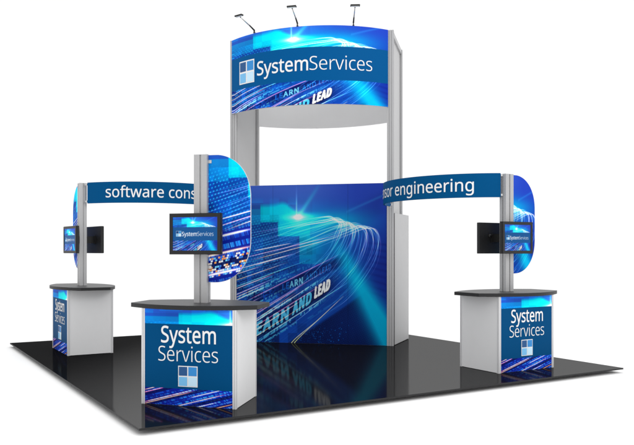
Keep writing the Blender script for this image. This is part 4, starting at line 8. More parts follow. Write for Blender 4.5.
    'sensor': ('6911,380 6937,407 6968,426 7003,438 7043,442 7064,441 7085,438 7104,433 7122,425 7138,416 7154,405 7168,391 7180,377 7179,377 7188,434 7252,434 7252,-7 7250,-37 7247,-64 7240,-89 7231,-111 7218,-131 7203,-149 7186,-163 7165,-175 7142,-185 7116,-191 7087,-195 7055,-196 7032,-196 7010,-195 6989,-193 6969,-190 6950,-186 6932,-181 6915,-175 6897,-168 6897,-94 6918,-104 6935,-111 6953,-116 6973,-121 6993,-125 7015,-128 7037,-129 7059,-130 7085,-128 7107,-122 7127,-112 7143,-99 7157,-82 7166,-62 7172,-39 7174,-13 7174,4 7174,9 7174,16 7174,23 7175,32 7175,40 7176,47 7176,53 7179,53 7168,39 7155,25 7140,14 7123,4 7105,-3 7086,-8 7066,-11 7044,-12 7004,-8 6968,3 6937,22 6911,48 6890,81 6875,120 6866,164 6863,214 6866,263 6875,307 6890,346 7122,358 7108,365 7091,370 7073,373 7053,375 7036,373 7021,370 7007,364 6994,356 6983,346 6973,333 6964,319 6957,302 6951,283 6947,262 6945,238 6944,213 6946,176 6951,144 6960,117 6972,94 6988,76 7007,64 7029,56 7055,54 7070,54 7084,56 7097,58 7109,62 7120,67 7130,72 7138,79 7146,87 7153,96 7159,107 7164,119 7168,132 7171,146 7173,162 7174,179 7175,197 7175,214 7174,242 7172,266 7167,288 7162,307 7155,324 7145,338 7135,349 6548,434 6561,438 6575,440 6588,441 6602,442 6639,439 6671,432 6699,420 6721,403 6739,381 6752,353 6759,319 6762,280 6762,-4 6684,-4 6684,275 6683,299 6678,319 6671,336 6662,350 6649,361 6634,368 6614,373 6592,374 6560,372 6533,365 6512,353 6496,336 6485,315 6477,289 6472,258 6470,223 6470,-4 6391,-4 6391,434 6456,434 6466,375 6465,375 6471,385 6480,395 6490,404 6500,412 6511,419 6523,425 6535,430 6192,583 6199,588 6207,592 6215,594 6225,595 6233,594 6241,592 6249,588 6256,583 6262,576 6266,568 6269,558 6269,546 6269,535 6266,525 6262,517 6256,510 6249,504 6241,500 6233,498 6225,497 6215,498 6207,500 6199,504 6192,510 6186,517 6182,525 6180,535 6179,546 6180,558 6182,568 6186,576 6184,434 6263,434 6263,-4 6184,-4 6002,430 6015,435 6028,439 6043,441 6058,442 6064,442 6070,442 6077,441 6084,441 6091,440 6098,439 6104,438 6113,436 6103,363 6093,365 6088,366 6082,367 6076,368 6070,369 6064,369 6058,370 6053,370 6041,369 6030,367 6018,364 6007,360 5997,354 5987,348 5977,340 5968,331 5960,322 5953,311 5947,300 5942,287 5937,274 5934,260 5932,245 5932,229 5932,-4 5853,-4 5853,434 5919,434 5927,355 5924,355 5930,365 5938,377 5947,387 5956,398 5966,407 5977,416 5989,423 5469,414 5492,426 5516,435 5543,440 5571,442 5598,440 5623,436 5647,428 5668,417 5687,404 5704,388 5719,369 5731,348 5740,325 5747,299 5751,273 5752,244 5752,197 5458,197 5461,168 5468,138 5479,113 5494,93 5513,77 5535,65 5561,58 5591,56 5611,57 5629,58 5647,60 5663,64 5678,68 5694,73 5711,79 5733,88 5733,17 5714,10 5698,4 5681,-1 5665,-5 5648,-8 5629,-10 5609,-12 5588,-12 5558,-10 5529,-6 5503,2 5478,13 5455,28 5435,45 5418,66 5403,89 5392,116 5384,145 5379,177 5377,212 5378,246 5383,278 5390,308 5401,334 5414,359 5430,380 5448,399 5627,361 5615,368 5602,372 5587,375 5570,376 5547,374 5526,368 5509,359 5493,345 5481,328 5471,307 5464,284 5460,261 5670,261 5670,275 5668,291 5664,306 5659,320 5653,332 5646,343 5637,353 5017,414 5040,426 5064,435 5091,440 5119,442 5146,440 5171,436 5194,428 5216,417 5235,404 5252,388 5266,369 5278,348 5288,325 5295,299 5299,273 5300,244 5300,197 5006,197 5008,168 5016,138 5027,113 5042,93 5061,77 5083,65 5109,58 5139,56 5158,57 5177,58 5194,60 5210,64 5226,68 5242,73 5259,79 5281,88 5281,17 5262,10 5245,4 5229,-1 5213,-5 5195,-8 5177,-10 5157,-12 5135,-12 5105,-10 5077,-6 5051,2 5026,13 5003,28 4983,45 4966,66 4951,89 4940,116 4931,145 4926,177 4925,212 4926,246 4931,278 4938,308 4949,334 4962,359 4978,380 4996,399 5175,361 5163,368 5150,372 5135,375 5118,376 5095,374 5074,368 5056,359 5041,345 5028,328 5018,307 5011,284 5008,261 5218,261 5217,275 5215,291 5212,306 5207,320 5201,332 5194,343 5185,353 4610,434 4623,438 4637,440 4650,441 4664,442 4701,439 4733,432 4760,420 4783,403 4801,381 4814,353 4821,319 4824,280 4824,-4 4746,-4 4746,275 4744,299 4740,319 4733,336 4724,350 4711,361 4695,368 4676,373 4654,374 4621,372 4595,365 4574,353 4558,336 4547,315 4538,289 4533,258 4532,223 4532,-4 4453,-4 4453,434 4517,434 4528,375 4526,375 4533,385 4542,395 4551,404 4562,412 4573,419 4585,425 4597,430 4254,583 4261,588 4269,592 4277,594 4286,595 4295,594 4303,592 4310,588 4317,583 4324,576 4328,568 4330,558 4331,546 4330,535 4328,525 4324,517 4318,510 4310,504 4303,500 4295,498 4286,497 4277,498 4269,500 4261,504 4254,510 4248,517 4244,525 4241,535 4241,546 4241,558 4244,568 4248,576 4246,434 4325,434 4325,-4 4246,-4 3777,380 3803,407 3834,426 3869,438 3909,442 3931,441 3951,438 3970,433 3988,425 4005,416 4020,405 4034,391 4046,377 4045,377 4054,434 4118,434 4118,-7 4117,-37 4113,-64 4106,-89 4097,-111 4084,-131 4070,-149 4052,-163 4031,-175 4008,-185 3982,-191 3953,-195 3921,-196 3898,-196 3876,-195 3855,-193 3835,-190 3816,-186 3798,-181 3781,-175 3763,-168 3763,-94 3784,-104 3801,-111 3819,-116 3839,-121 3859,-125 3881,-128 3903,-129 3925,-130 3951,-128 3973,-122 3993,-112 4010,-99 4023,-82 4032,-62 4038,-39 4040,-13 4040,4 4040,9 4040,16 4041,23 4041,32 4041,40 4042,47 4042,53 4045,53 4034,39 4021,25 4006,14 3989,4 3972,-3 3952,-8 3932,-11 3910,-12 3870,-8 3834,3 3803,22 3777,48 3756,81 3741,120 3732,164 3729,214 3732,263 3741,307 3756,346 3988,358 3974,365 3958,370 3939,373 3919,375 3902,373 3887,370 3873,364 3860,356 3849,346 3839,333 3830,319 3823,302 3817,283 3813,262 3811,238 3810,213 3812,176 3817,144 3826,117 3838,94 3854,76 3873,64 3895,56 3921,54 3936,54 3950,56 3964,58 3975,62 3986,67 3996,72 4004,79 4012,87 4019,96 4025,107 4030,119 4034,132 4037,146 4039,162 4040,179 4041,197 4041,214 4040,242 4038,266 4034,288 4028,307 4021,324 4012,338 4001,349 3414,434 3428,438 3441,440 3455,441 3468,442 3505,439 3537,432 3565,420 3587,403 3605,381 3618,353 3625,319 3628,280 3628,-4 3550,-4 3550,275 3549,299 3544,319 3538,336 3528,350 3515,361 3500,368 3480,373 3458,374 3426,372 3399,365 3378,353 3363,336 3351,315 3343,289 3338,258 3336,223 3336,-4 3257,-4 3257,434 3322,434 3332,375 3331,375 3337,385 3346,395 3356,404 3366,412 3377,419 3389,425 3401,430 2873,414 2896,426 2921,435 2947,440 2975,442 3002,440 3028,436 3051,428 3072,417 3091,404 3108,388 3123,369 3135,348 3144,325 3151,299 3155,273 3156,244 3156,197 2862,197 2865,168 2872,138 2883,113 2898,93 2917,77 2940,65 2966,58 2995,56 3015,57 3033,58 3051,60 3067,64 3083,68 3099,73 3115,79 3137,88 3137,17 3118,10 3102,4 3085,-1 3069,-5 3052,-8 3033,-10 3013,-12 2992,-12 2962,-10 2934,-6 2907,2 2882,13 2860,28 2840,45 2822,66 2808,89 2796,116 2788,145 2783,177 2781,212 2783,246 2787,278 2795,308 2805,334 2818,359 2834,380 2852,399 3031,361 3019,368 3006,372 2991,375 2974,376 2951,374 2931,368 2913,359 2898,345 2885,328 2875,307 2868,284 2864,261 3074,261 3074,275 3072,291 3068,306 3064,320 3058,332 3050,343 3041,353 2414,430 2427,435 2441,439 2455,441 2470,442 2476,442 2483,442 2489,441 2496,441 2503,440 2510,439 2516,438 2525,436 2515,363 2505,365 2500,366 2494,367 2488,368 2482,369 2476,369 2471,370 2465,370 2453,369 2442,367 2430,364 2419,360 2409,354 2399,348 2389,340 2381,331 2373,322 2365,311 2359,300 2354,287 2350,274 2346,260 2345,245 2344,229 2344,-4 2265,-4 2265,434 2331,434 2339,355 2336,355 2342,365 2350,377 2359,387 2368,398 2379,407 2390,416 2401,423 2136,338 2148,312 2156,282 2160,250 2162,216 2161,189 2158,165 2154,141 2148,119 2140,99 2130,81 2119,63 2107,48 2093,34 2077,22 2060,12 2042,3 2022,-4 2002,-8 1980,-11 1957,-12 1936,-11 1916,-8 1896,-4 1877,3 1860,12 1843,22 1828,34 1813,48 1801,63 1789,80 1780,99 1771,119 1765,141 1760,164 1757,189 1756,216 1758,250 1762,282 1770,312 1781,338 1794,362 1811,383 1830,400 1851,415 1875,427 1901,435 1930,440 1960,442 1989,440 2016,435 2041,427 2065,415 2087,400 2106,383 2122,362 1866,333 1854,310 1845,283 1839,251 1837,216 1838,192 1840,169 1845,148 1850,129 1858,112 1867,97 1877,85 1890,74 1904,65 1921,59 1939,56 1959,55 1979,56 1998,59 2014,65 2028,74 2041,85 2052,97 2061,112 2068,129 2074,148 2078,169 2080,192 2081,216 2080,240 2078,263 2073,283 2068,302 2060,318 2051,333 2040,345 2028,356 2014,364 1997,370 1979,373 1958,374 1928,372 1903,364 1883,351 1668,178 1675,166 1680,151 1683,136 1684,119 1683,98 1679,79 1672,62 1662,47 1650,33 1636,21 1620,11 1601,3 1581,-4 1558,-8 1534,-11 1508,-12 1487,-12 1466,-10 1447,-8 1430,-5 1414,-1 1399,4 1385,10 1370,17 1370,90 1389,81 1403,75 1420,69 1437,64 1455,59 1473,56 1492,54 1510,53 1535,54 1555,57 1572,62 1585,69 1595,78 1602,88 1606,99 1608,112 1607,120 1606,126 1603,133 1600,139 1595,145 1588,151 1580,157 1569,163 1557,170 1542,177 1525,184 1505,192 1484,200 1466,208 1448,216 1433,224 1418,233 1406,242 1395,253 1386,264 1378,277 1373,291 1370,307 1369,324 1372,351 1380,374 1395,395 1415,412 1440,425 1468,434 1499,440 1534,442 1554,441 1572,440 1591,438 1608,434 1625,430 1642,425 1658,419 1676,411 1649,348 1632,355 1618,359 1604,364 1589,368 1574,372 1560,374 1545,376 1529,376 1509,375 1492,373 1477,368 1465,363 1456,356 1449,347 1446,338 1444,328 1445,320 1447,313 1450,306 1454,300 1459,295 1467,289 1476,283 1487,277 1500,271 1516,265 1533,258 1552,250 1572,242 1590,234 1607,226 1623,218 1637,210 1649,200 1659,190 1057,434 1071,438 1084,440 1098,441 1112,442 1148,439 1180,432 1208,420 1231,403 1248,381 1261,353 1269,319 1271,280 1271,-4 1193,-4 1193,275 1192,299 1188,319 1181,336 1171,350 1159,361 1143,368 1124,373 1101,374 1069,372 1042,365 1021,353 1006,336 994,315 986,289 981,258 979,223 979,-4 901,-4 901,434 965,434 975,375 974,375 980,385 989,395 999,404 1009,412 1021,419 1032,425 1045,430 516,414 539,426 564,435 590,440 618,442 645,440 671,436 694,428 715,417 735,404 751,388 766,369 778,348 787,325 794,299 798,273 800,244 800,197 506,197 508,168 515,138 526,113 541,93 560,77 583,65 609,58 638,56 658,57 677,58 694,60 710,64 726,68 742,73 758,79 780,88 780,17 761,10 745,4 728,-1 712,-5 695,-8 677,-10 657,-12 635,-12 605,-10 577,-6 550,2 525,13 503,28 483,45 465,66 451,89 439,116 431,145 426,177 424,212 426,246 430,278 438,308 448,334 462,359 477,380 496,399 674,361 663,368 649,372 634,375 618,376 594,374 574,368 556,359 541,345 528,328 518,307 511,284 507,261 718,261 717,275 715,291 712,306 707,320 701,332 693,343 684,353 336,178 343,166 348,151 351,136 352,119 351,98 347,79 340,62 330,47 318,33 304,21 288,11 269,3 249,-4 226,-8 202,-11 176,-12 155,-12 134,-10 115,-8 98,-5 82,-1 67,4 53,10 38,17 38,90 57,81 71,75 88,69 105,64 123,59 141,56 160,54 178,53 203,54 223,57 240,62 254,69 263,78 270,88 274,99 276,112 275,120 274,126 271,133 268,139 263,145 256,151 248,157 237,163 225,170 210,177 193,184 173,192 152,200 134,208 116,216 101,224 86,233 74,242 63,253 54,264 46,277 41,291 38,307 37,324 40,351 48,374 63,395 83,412 108,425 136,434 167,440 202,442 222,441 240,440 259,438 276,434 293,430 310,425 326,419 344,411 317,348 300,355 286,359 272,364 257,368 242,372 228,374 213,376 197,376 177,375 160,373 145,368 133,363 124,356 117,347 114,338 112,328 113,320 115,313 118,306 122,300 127,295 135,289 144,283 155,277 168,271 184,265 201,258 220,250 240,242 258,234 275,226 291,218 305,210 317,200 327,190',
        '3,5,4 3,6,5 2,6,3 2,7,6 13,15,14 13,12,15 12,16,15 2,8,7 1,8,2 1,9,8 1,10,9 0,10,1 0,11,10 0,12,11 81,87,0 87,86,0 86,12,0 86,85,12 85,84,12 84,83,12 83,82,12 82,130,12 130,129,12 129,128,12 128,127,12 127,126,12 126,16,12 81,88,87 81,89,88 81,90,89 81,91,90 80,91,81 80,92,91 80,93,92 80,94,93 79,94,80 79,95,94 125,16,126 79,96,95 124,16,125 78,96,79 78,97,96 123,16,124 78,98,97 77,98,78 122,16,123 77,99,98 121,16,122 120,16,121 77,100,99 76,100,77 119,16,120 118,16,119 76,101,100 117,16,118 75,101,76 116,16,117 75,102,101 115,16,116 114,16,115 75,103,102 113,62,114 62,16,114 74,103,75 112,62,113 74,104,103 111,62,112 110,62,111 74,105,104 109,62,110 108,62,109 74,106,105 107,61,108 61,62,108 106,61,107 74,61,106 60,62,61 74,62,61 74,63,62 60,16,62 73,63,74 59,16,60 58,16,59 73,64,63 57,16,58 73,65,64 56,16,57 72,65,73 55,16,56 72,66,65 54,16,55 72,67,66 53,16,54 71,67,72 71,68,67 53,17,16 71,69,68 70,69,71 52,17,53 52,18,17 51,18,52 50,18,51 50,19,18 49,19,50 49,20,19 36,38,37 48,20,49 36,39,38 36,40,39 48,21,20 47,21,48 36,41,40 36,42,41 46,21,47 36,43,42 36,44,43 45,21,46 36,45,44 36,21,45 36,22,21 36,23,22 36,24,23 35,24,36 35,25,24 34,25,35 33,25,34 33,26,25 32,26,33 31,26,32 31,27,26 30,27,31 29,27,30 29,28,27 134,136,135 133,136,134 132,136,133 132,137,136 131,137,132 175,137,131 164,166,165 164,168,166 168,167,166 175,138,137 174,138,175 173,138,174 173,139,138 172,139,173 171,139,172 170,139,171 170,140,139 169,140,170 168,140,169 168,154,140 154,153,140 153,141,140 164,160,168 160,159,168 159,158,168 158,157,168 157,156,168 156,155,168 155,154,168 152,141,153 151,141,152 150,141,151 150,142,141 149,142,150 148,142,149 147,142,148 147,143,142 146,143,147 164,161,160 146,144,143 145,144,146 164,162,161 164,163,162 211,209,208 211,210,209 179,181,180 178,181,179 178,182,181 177,182,178 177,183,182 176,183,177 176,184,183 176,185,184 207,185,176 207,186,185 206,186,207 206,187,186 205,187,206 205,188,187 204,188,205 203,188,204 203,189,188 202,189,203 202,190,189 201,190,202 201,191,190 200,191,201 200,192,191 199,192,200 199,193,192 199,194,193 198,194,199 198,195,194 197,195,198 197,196,195 215,217,216 215,218,217 215,219,218 215,220,219 214,220,215 214,221,220 214,222,221 214,223,222 213,223,214 213,224,223 213,225,224 212,225,213 251,253,252 251,255,253 255,254,253 262,225,212 261,225,262 260,225,261 259,225,260 258,228,259 228,227,259 227,226,259 226,225,259 257,231,258 231,230,258 230,229,258 229,228,258 256,233,257 233,232,257 232,231,257 256,234,233 256,235,234 256,236,235 255,236,256 255,237,236 255,238,237 251,246,255 246,245,255 245,244,255 244,243,255 243,242,255 242,241,255 241,240,255 240,239,255 239,238,255 251,247,246 251,248,247 251,249,248 251,250,249 266,268,267 266,269,268 265,269,266 265,270,269 264,270,265 264,271,270 263,271,264 263,272,271 325,272,263 325,273,272 324,273,325 324,330,273 330,274,273 323,331,324 331,330,324 329,274,330 328,274,329 323,332,331 327,274,328 327,275,274 323,333,332 326,275,327 346,275,326 322,333,323 322,334,333 345,275,346 345,276,275 322,335,334 344,276,345 321,335,322 343,276,344 321,336,335 343,277,276 342,277,343 320,336,321 320,337,336 341,277,342 341,278,277 340,278,341 320,338,337 319,338,320 339,278,340 339,279,278 319,339,338 319,279,339 318,279,319 318,280,279 317,281,318 281,280,318 317,282,281 316,282,317 316,283,282 315,283,316 315,284,283 314,284,315 314,285,284 314,286,285 313,286,314 296,298,297 295,298,296 313,287,286 294,298,295 293,298,294 312,287,313 312,288,287 292,298,293 291,298,292 312,289,288 290,298,291 289,298,290 312,298,289 311,298,312 310,298,311 310,299,298 309,299,310 309,300,299 309,301,300 308,301,309 308,302,301 308,303,302 307,303,308 307,304,303 307,305,304 306,305,307 350,352,351 350,353,352 349,353,350 349,354,353 348,354,349 348,355,354 347,355,348 347,356,355 409,356,347 409,357,356 408,357,409 408,414,357 414,358,357 407,415,408 415,414,408 413,358,414 412,358,413 407,416,415 411,358,412 411,359,358 407,417,416 410,359,411 430,359,410 406,417,407 406,418,417 429,359,430 429,360,359 406,419,418 428,360,429 405,419,406 427,360,428 405,420,419 427,361,360 426,361,427 404,420,405 404,421,420 425,361,426 425,362,361 424,362,425 404,422,421 403,422,404 423,362,424 423,363,362 403,423,422 403,363,423 402,363,403 402,364,363 401,365,402 365,364,402 401,366,365 400,366,401 400,367,366 399,367,400 399,368,367 398,368,399 398,369,368 398,370,369 397,370,398 380,382,381 379,382,380 397,371,370 378,382,379 377,382,378 396,371,397 396,372,371 376,382,377 375,382,376 396,373,372 374,382,375 373,382,374 396,382,373 395,382,396 394,382,395 394,383,382 393,383,394 393,384,383 393,385,384 392,385,393 392,386,385 392,387,386 391,387,392 391,388,387 391,389,388 390,389,391 434,436,435 433,436,434 432,436,433 432,437,436 431,437,432 475,437,431 464,466,465 464,468,466 468,467,466 475,438,437 474,438,475 473,438,474 473,439,438 472,439,473 471,439,472 470,439,471 470,440,439 469,440,470 468,440,469 468,454,440 454,453,440 453,441,440 464,460,468 460,459,468 459,458,468 458,457,468 457,456,468 456,455,468 455,454,468 452,441,453 451,441,452 450,441,451 450,442,441 449,442,450 448,442,449 447,442,448 447,443,442 446,443,447 464,461,460 446,444,443 445,444,446 464,462,461 464,463,462 511,509,508 511,510,509 479,481,480 478,481,479 478,482,481 477,482,478 477,483,482 476,483,477 476,484,483 476,485,484 507,485,476 507,486,485 506,486,507 506,487,486 505,487,506 505,488,487 504,488,505 503,488,504 503,489,488 502,489,503 502,490,489 501,490,502 501,491,490 500,491,501 500,492,491 499,492,500 499,493,492 499,494,493 498,494,499 498,495,494 497,495,498 497,496,495 515,517,516 515,518,517 514,518,515 514,519,518 525,527,526 525,524,527 524,528,527 514,520,519 513,520,514 513,521,520 513,522,521 512,522,513 512,523,522 512,524,523 593,599,512 599,598,512 598,524,512 598,597,524 597,596,524 596,595,524 595,594,524 594,642,524 642,641,524 641,640,524 640,639,524 639,638,524 638,528,524 593,600,599 593,601,600 593,602,601 593,603,602 592,603,593 592,604,603 592,605,604 592,606,605 591,606,592 591,607,606 637,528,638 591,608,607 636,528,637 590,608,591 590,609,608 635,528,636 590,610,609 589,610,590 634,528,635 589,611,610 633,528,634 632,528,633 589,612,611 588,612,589 631,528,632 630,528,631 588,613,612 629,528,630 587,613,588 628,528,629 587,614,613 627,528,628 626,528,627 587,615,614 625,574,626 574,528,626 586,615,587 624,574,625 586,616,615 623,574,624 622,574,623 586,617,616 621,574,622 620,574,621 586,618,617 619,573,620 573,574,620 618,573,619 586,573,618 572,574,573 586,574,573 586,575,574 572,528,574 585,575,586 571,528,572 570,528,571 585,576,575 569,528,570 585,577,576 568,528,569 584,577,585 567,528,568 584,578,577 566,528,567 584,579,578 565,528,566 583,579,584 583,580,579 565,529,528 583,581,580 582,581,583 564,529,565 564,530,529 563,530,564 562,530,563 562,531,530 561,531,562 561,532,531 548,550,549 560,532,561 548,551,550 548,552,551 560,533,532 559,533,560 548,553,552 548,554,553 558,533,559 548,555,554 548,556,555 557,533,558 548,557,556 548,533,557 548,534,533 548,535,534 548,536,535 547,536,548 547,537,536 546,537,547 545,537,546 545,538,537 544,538,545 543,538,544 543,539,538 542,539,543 541,539,542 541,540,539 646,648,647 645,648,646 644,648,645 644,649,648 643,649,644 687,649,643 676,678,677 676,680,678 680,679,678 687,650,649 686,650,687 685,650,686 685,651,650 684,651,685 683,651,684 682,651,683 682,652,651 681,652,682 680,652,681 680,666,652 666,665,652 665,653,652 676,672,680 672,671,680 671,670,680 670,669,680 669,668,680 668,667,680 667,666,680 664,653,665 663,653,664 662,653,663 662,654,653 661,654,662 660,654,661 659,654,660 659,655,654 658,655,659 676,673,672 658,656,655 657,656,658 676,674,673 676,675,674 691,693,692 691,694,693 690,694,691 690,695,694 689,695,690 689,696,695 688,696,689 688,697,696 750,697,688 750,698,697 749,698,750 749,755,698 755,699,698 748,756,749 756,755,749 754,699,755 753,699,754 748,757,756 752,699,753 752,700,699 748,758,757 751,700,752 771,700,751 747,758,748 747,759,758 770,700,771 770,701,700 747,760,759 769,701,770 746,760,747 768,701,769 746,761,760 768,702,701 767,702,768 745,761,746 745,762,761 766,702,767 766,703,702 765,703,766 745,763,762 744,763,745 764,703,765 764,704,703 744,764,763 744,704,764 743,704,744 743,705,704 742,706,743 706,705,743 742,707,706 741,707,742 741,708,707 740,708,741 740,709,708 739,709,740 739,710,709 739,711,710 738,711,739 721,723,722 720,723,721 738,712,711 719,723,720 718,723,719 737,712,738 737,713,712 717,723,718 716,723,717 737,714,713 715,723,716 714,723,715 737,723,714 736,723,737 735,723,736 735,724,723 734,724,735 734,725,724 734,726,725 733,726,734 733,727,726 733,728,727 732,728,733 732,729,728 732,730,729 731,730,732 775,777,776 775,778,777 775,779,778 775,780,779 774,780,775 774,781,780 774,782,781 774,783,782 773,783,774 773,784,783 773,785,784 772,785,773 811,813,812 811,815,813 815,814,813 822,785,772 821,785,822 820,785,821 819,785,820 818,788,819 788,787,819 787,786,819 786,785,819 817,791,818 791,790,818 790,789,818 789,788,818 816,793,817 793,792,817 792,791,817 816,794,793 816,795,794 816,796,795 815,796,816 815,797,796 815,798,797 811,806,815 806,805,815 805,804,815 804,803,815 803,802,815 802,801,815 801,800,815 800,799,815 799,798,815 811,807,806 811,808,807 811,809,808 811,810,809 870,872,871 869,872,870 869,873,872 868,873,869 868,874,873 867,874,868 867,875,874 866,875,867 866,876,875 865,876,866 865,877,876 865,919,877 919,918,877 918,878,877 864,919,865 864,920,919 917,878,918 864,921,920 916,878,917 864,922,921 915,878,916 915,823,878 863,922,864 914,823,915 863,879,922 913,823,914 913,824,823 862,879,863 862,880,879 912,824,913 911,824,912 911,825,824 861,880,862 861,881,880 910,825,911 909,825,910 861,882,881 909,826,825 860,882,861 908,826,909 860,883,882 908,827,826 859,883,860 907,827,908 907,828,827 858,883,859 906,828,907 858,884,883 905,828,906 858,885,884 905,829,828 857,885,858 857,886,885 904,829,905 904,830,829 856,886,857 856,887,886 903,830,904 903,831,830 855,887,856 855,888,887 902,831,903 902,832,831 854,888,855 901,832,902 854,889,888 901,833,832 853,889,854 853,890,889 900,833,901 853,891,890 899,833,900 899,834,833 852,891,853 852,892,891 898,834,899 852,893,892 897,834,898 897,835,834 851,893,852 851,894,893 896,835,897 851,895,894 895,835,896 851,835,895 851,836,835 850,836,851 849,836,850 849,837,836 848,837,849 848,838,837 847,838,848 847,839,838 846,839,847 846,840,839 845,840,846 845,841,840 844,841,845 844,842,841 843,842,844 995,997,996 995,998,997 994,998,995 994,999,998 994,1000,999 993,1000,994 993,1001,1000 993,1002,1001 993,1003,1002 992,1003,993 992,1004,1003 991,1004,992 991,1011,1004 1011,1010,1004 1010,1009,1004 1009,1008,1004 1008,1007,1004 1007,1006,1004 1006,1005,1004 990,1013,991 1013,1012,991 1012,1011,991 990,1014,1013 990,1015,1014 989,1015,990 989,1016,1015 989,1017,1016 989,1018,1017 989,1019,1018 988,1019,989 988,1020,1019 988,1021,1020 988,1022,1021 987,1022,988 987,1023,1022 987,1024,1023 986,1024,987 986,1025,1024 986,1026,1025 986,1027,1026 985,1027,986 985,1028,1027 985,1029,1028 985,1030,1029 984,1030,985 984,1031,1030 984,1032,1031 983,1032,984 983,1033,1032 982,1033,983 982,1034,1033 981,1034,982 981,1035,1034 981,1036,1035 980,1036,981 980,1037,1036 979,1037,980 979,1038,1037 978,1038,979 978,1039,1038 977,1039,978 977,1040,1039 976,1040,977 975,1040,976 975,923,1040 974,923,975 974,924,923 973,924,974 972,924,973 972,925,924 971,925,972 970,925,971 970,926,925 969,926,970 968,926,969 967,926,968 967,927,926 966,927,967 965,927,966 964,927,965 964,928,927 963,928,964 962,928,963 962,929,928 947,949,948 961,929,962 947,950,949 961,930,929 960,930,961 947,951,950 959,930,960 947,952,951 947,953,952 958,930,959 958,931,930 947,954,953 957,931,958 947,955,954 956,931,957 947,956,955 947,931,956 947,932,931 947,933,932 947,934,933 946,934,947 946,935,934 945,935,946 944,935,945 944,936,935 943,936,944 943,937,936 942,937,943 941,937,942 941,938,937 940,938,941 940,939,938 1044,1046,1045 1043,1046,1044 1042,1046,1043 1042,1047,1046 1041,1047,1042 1085,1047,1041 1074,1076,1075 1074,1078,1076 1078,1077,1076 1085,1048,1047 1084,1048,1085 1083,1048,1084 1083,1049,1048 1082,1049,1083 1081,1049,1082 1080,1049,1081 1080,1050,1049 1079,1050,1080 1078,1050,1079 1078,1064,1050 1064,1063,1050 1063,1051,1050 1074,1070,1078 1070,1069,1078 1069,1068,1078 1068,1067,1078 1067,1066,1078 1066,1065,1078 1065,1064,1078 1062,1051,1063 1061,1051,1062 1060,1051,1061 1060,1052,1051 1059,1052,1060 1058,1052,1059 1057,1052,1058 1057,1053,1052 1056,1053,1057 1074,1071,1070 1056,1054,1053 1055,1054,1056 1074,1072,1071 1074,1073,1072 1089,1091,1090 1089,1092,1091 1088,1092,1089 1088,1093,1092 1087,1093,1088 1087,1094,1093 1086,1094,1087 1086,1095,1094 1148,1095,1086 1148,1096,1095 1147,1096,1148 1147,1153,1096 1153,1097,1096 1146,1154,1147 1154,1153,1147 1152,1097,1153 1151,1097,1152 1146,1155,1154 1150,1097,1151 1150,1098,1097 1146,1156,1155 1149,1098,1150 1169,1098,1149 1145,1156,1146 1145,1157,1156 1168,1098,1169 1168,1099,1098 1145,1158,1157 1167,1099,1168 1144,1158,1145 1166,1099,1167 1144,1159,1158 1166,1100,1099 1165,1100,1166 1143,1159,1144 1143,1160,1159 1164,1100,1165 1164,1101,1100 1163,1101,1164 1143,1161,1160 1142,1161,1143 1162,1101,1163 1162,1102,1101 1142,1162,1161 1142,1102,1162 1141,1102,1142 1141,1103,1102 1140,1104,1141 1104,1103,1141 1140,1105,1104 1139,1105,1140 1139,1106,1105 1138,1106,1139 1138,1107,1106 1137,1107,1138 1137,1108,1107 1137,1109,1108 1136,1109,1137 1119,1121,1120 1118,1121,1119 1136,1110,1109 1117,1121,1118 1116,1121,1117 1135,1110,1136 1135,1111,1110 1115,1121,1116 1114,1121,1115 1135,1112,1111 1113,1121,1114 1112,1121,1113 1135,1121,1112 1134,1121,1135 1133,1121,1134 1133,1122,1121 1132,1122,1133 1132,1123,1122 1132,1124,1123 1131,1124,1132 1131,1125,1124 1131,1126,1125 1130,1126,1131 1130,1127,1126 1130,1128,1127 1129,1128,1130 1242,1244,1243 1242,1245,1244 1241,1245,1242 1241,1246,1245 1241,1247,1246 1240,1247,1241 1240,1248,1247 1240,1249,1248 1240,1250,1249 1239,1250,1240 1239,1251,1250 1238,1251,1239 1238,1258,1251 1258,1257,1251 1257,1256,1251 1256,1255,1251 1255,1254,1251 1254,1253,1251 1253,1252,1251 1237,1260,1238 1260,1259,1238 1259,1258,1238 1237,1261,1260 1237,1262,1261 1236,1262,1237 1236,1263,1262 1236,1264,1263 1236,1265,1264 1236,1266,1265 1235,1266,1236 1235,1267,1266 1235,1268,1267 1235,1269,1268 1234,1269,1235 1234,1270,1269 1234,1271,1270 1233,1271,1234 1233,1272,1271 1233,1273,1272 1233,1274,1273 1232,1274,1233 1232,1275,1274 1232,1276,1275 1232,1277,1276 1231,1277,1232 1231,1278,1277 1231,1279,1278 1230,1279,1231 1230,1280,1279 1229,1280,1230 1229,1281,1280 1228,1281,1229 1228,1282,1281 1228,1283,1282 1227,1283,1228 1227,1284,1283 1226,1284,1227 1226,1285,1284 1225,1285,1226 1225,1286,1285 1224,1286,1225 1224,1287,1286 1223,1287,1224 1222,1287,1223 1222,1170,1287 1221,1170,1222 1221,1171,1170 1220,1171,1221 1219,1171,1220 1219,1172,1171 1218,1172,1219 1217,1172,1218 1217,1173,1172 1216,1173,1217 1215,1173,1216 1214,1173,1215 1214,1174,1173 1213,1174,1214 1212,1174,1213 1211,1174,1212 1211,1175,1174 1210,1175,1211 1209,1175,1210 1209,1176,1175 1194,1196,1195 1208,1176,1209 1194,1197,1196 1208,1177,1176 1207,1177,1208 1194,1198,1197 1206,1177,1207 1194,1199,1198 1194,1200,1199 1205,1177,1206 1205,1178,1177 1194,1201,1200 1204,1178,1205 1194,1202,1201 1203,1178,1204 1194,1203,1202 1194,1178,1203 1194,1179,1178 1194,1180,1179 1194,1181,1180 1193,1181,1194 1193,1182,1181 1192,1182,1193 1191,1182,1192 1191,1183,1182 1190,1183,1191 1190,1184,1183 1189,1184,1190 1188,1184,1189 1188,1185,1184 1187,1185,1188 1187,1186,1185'),
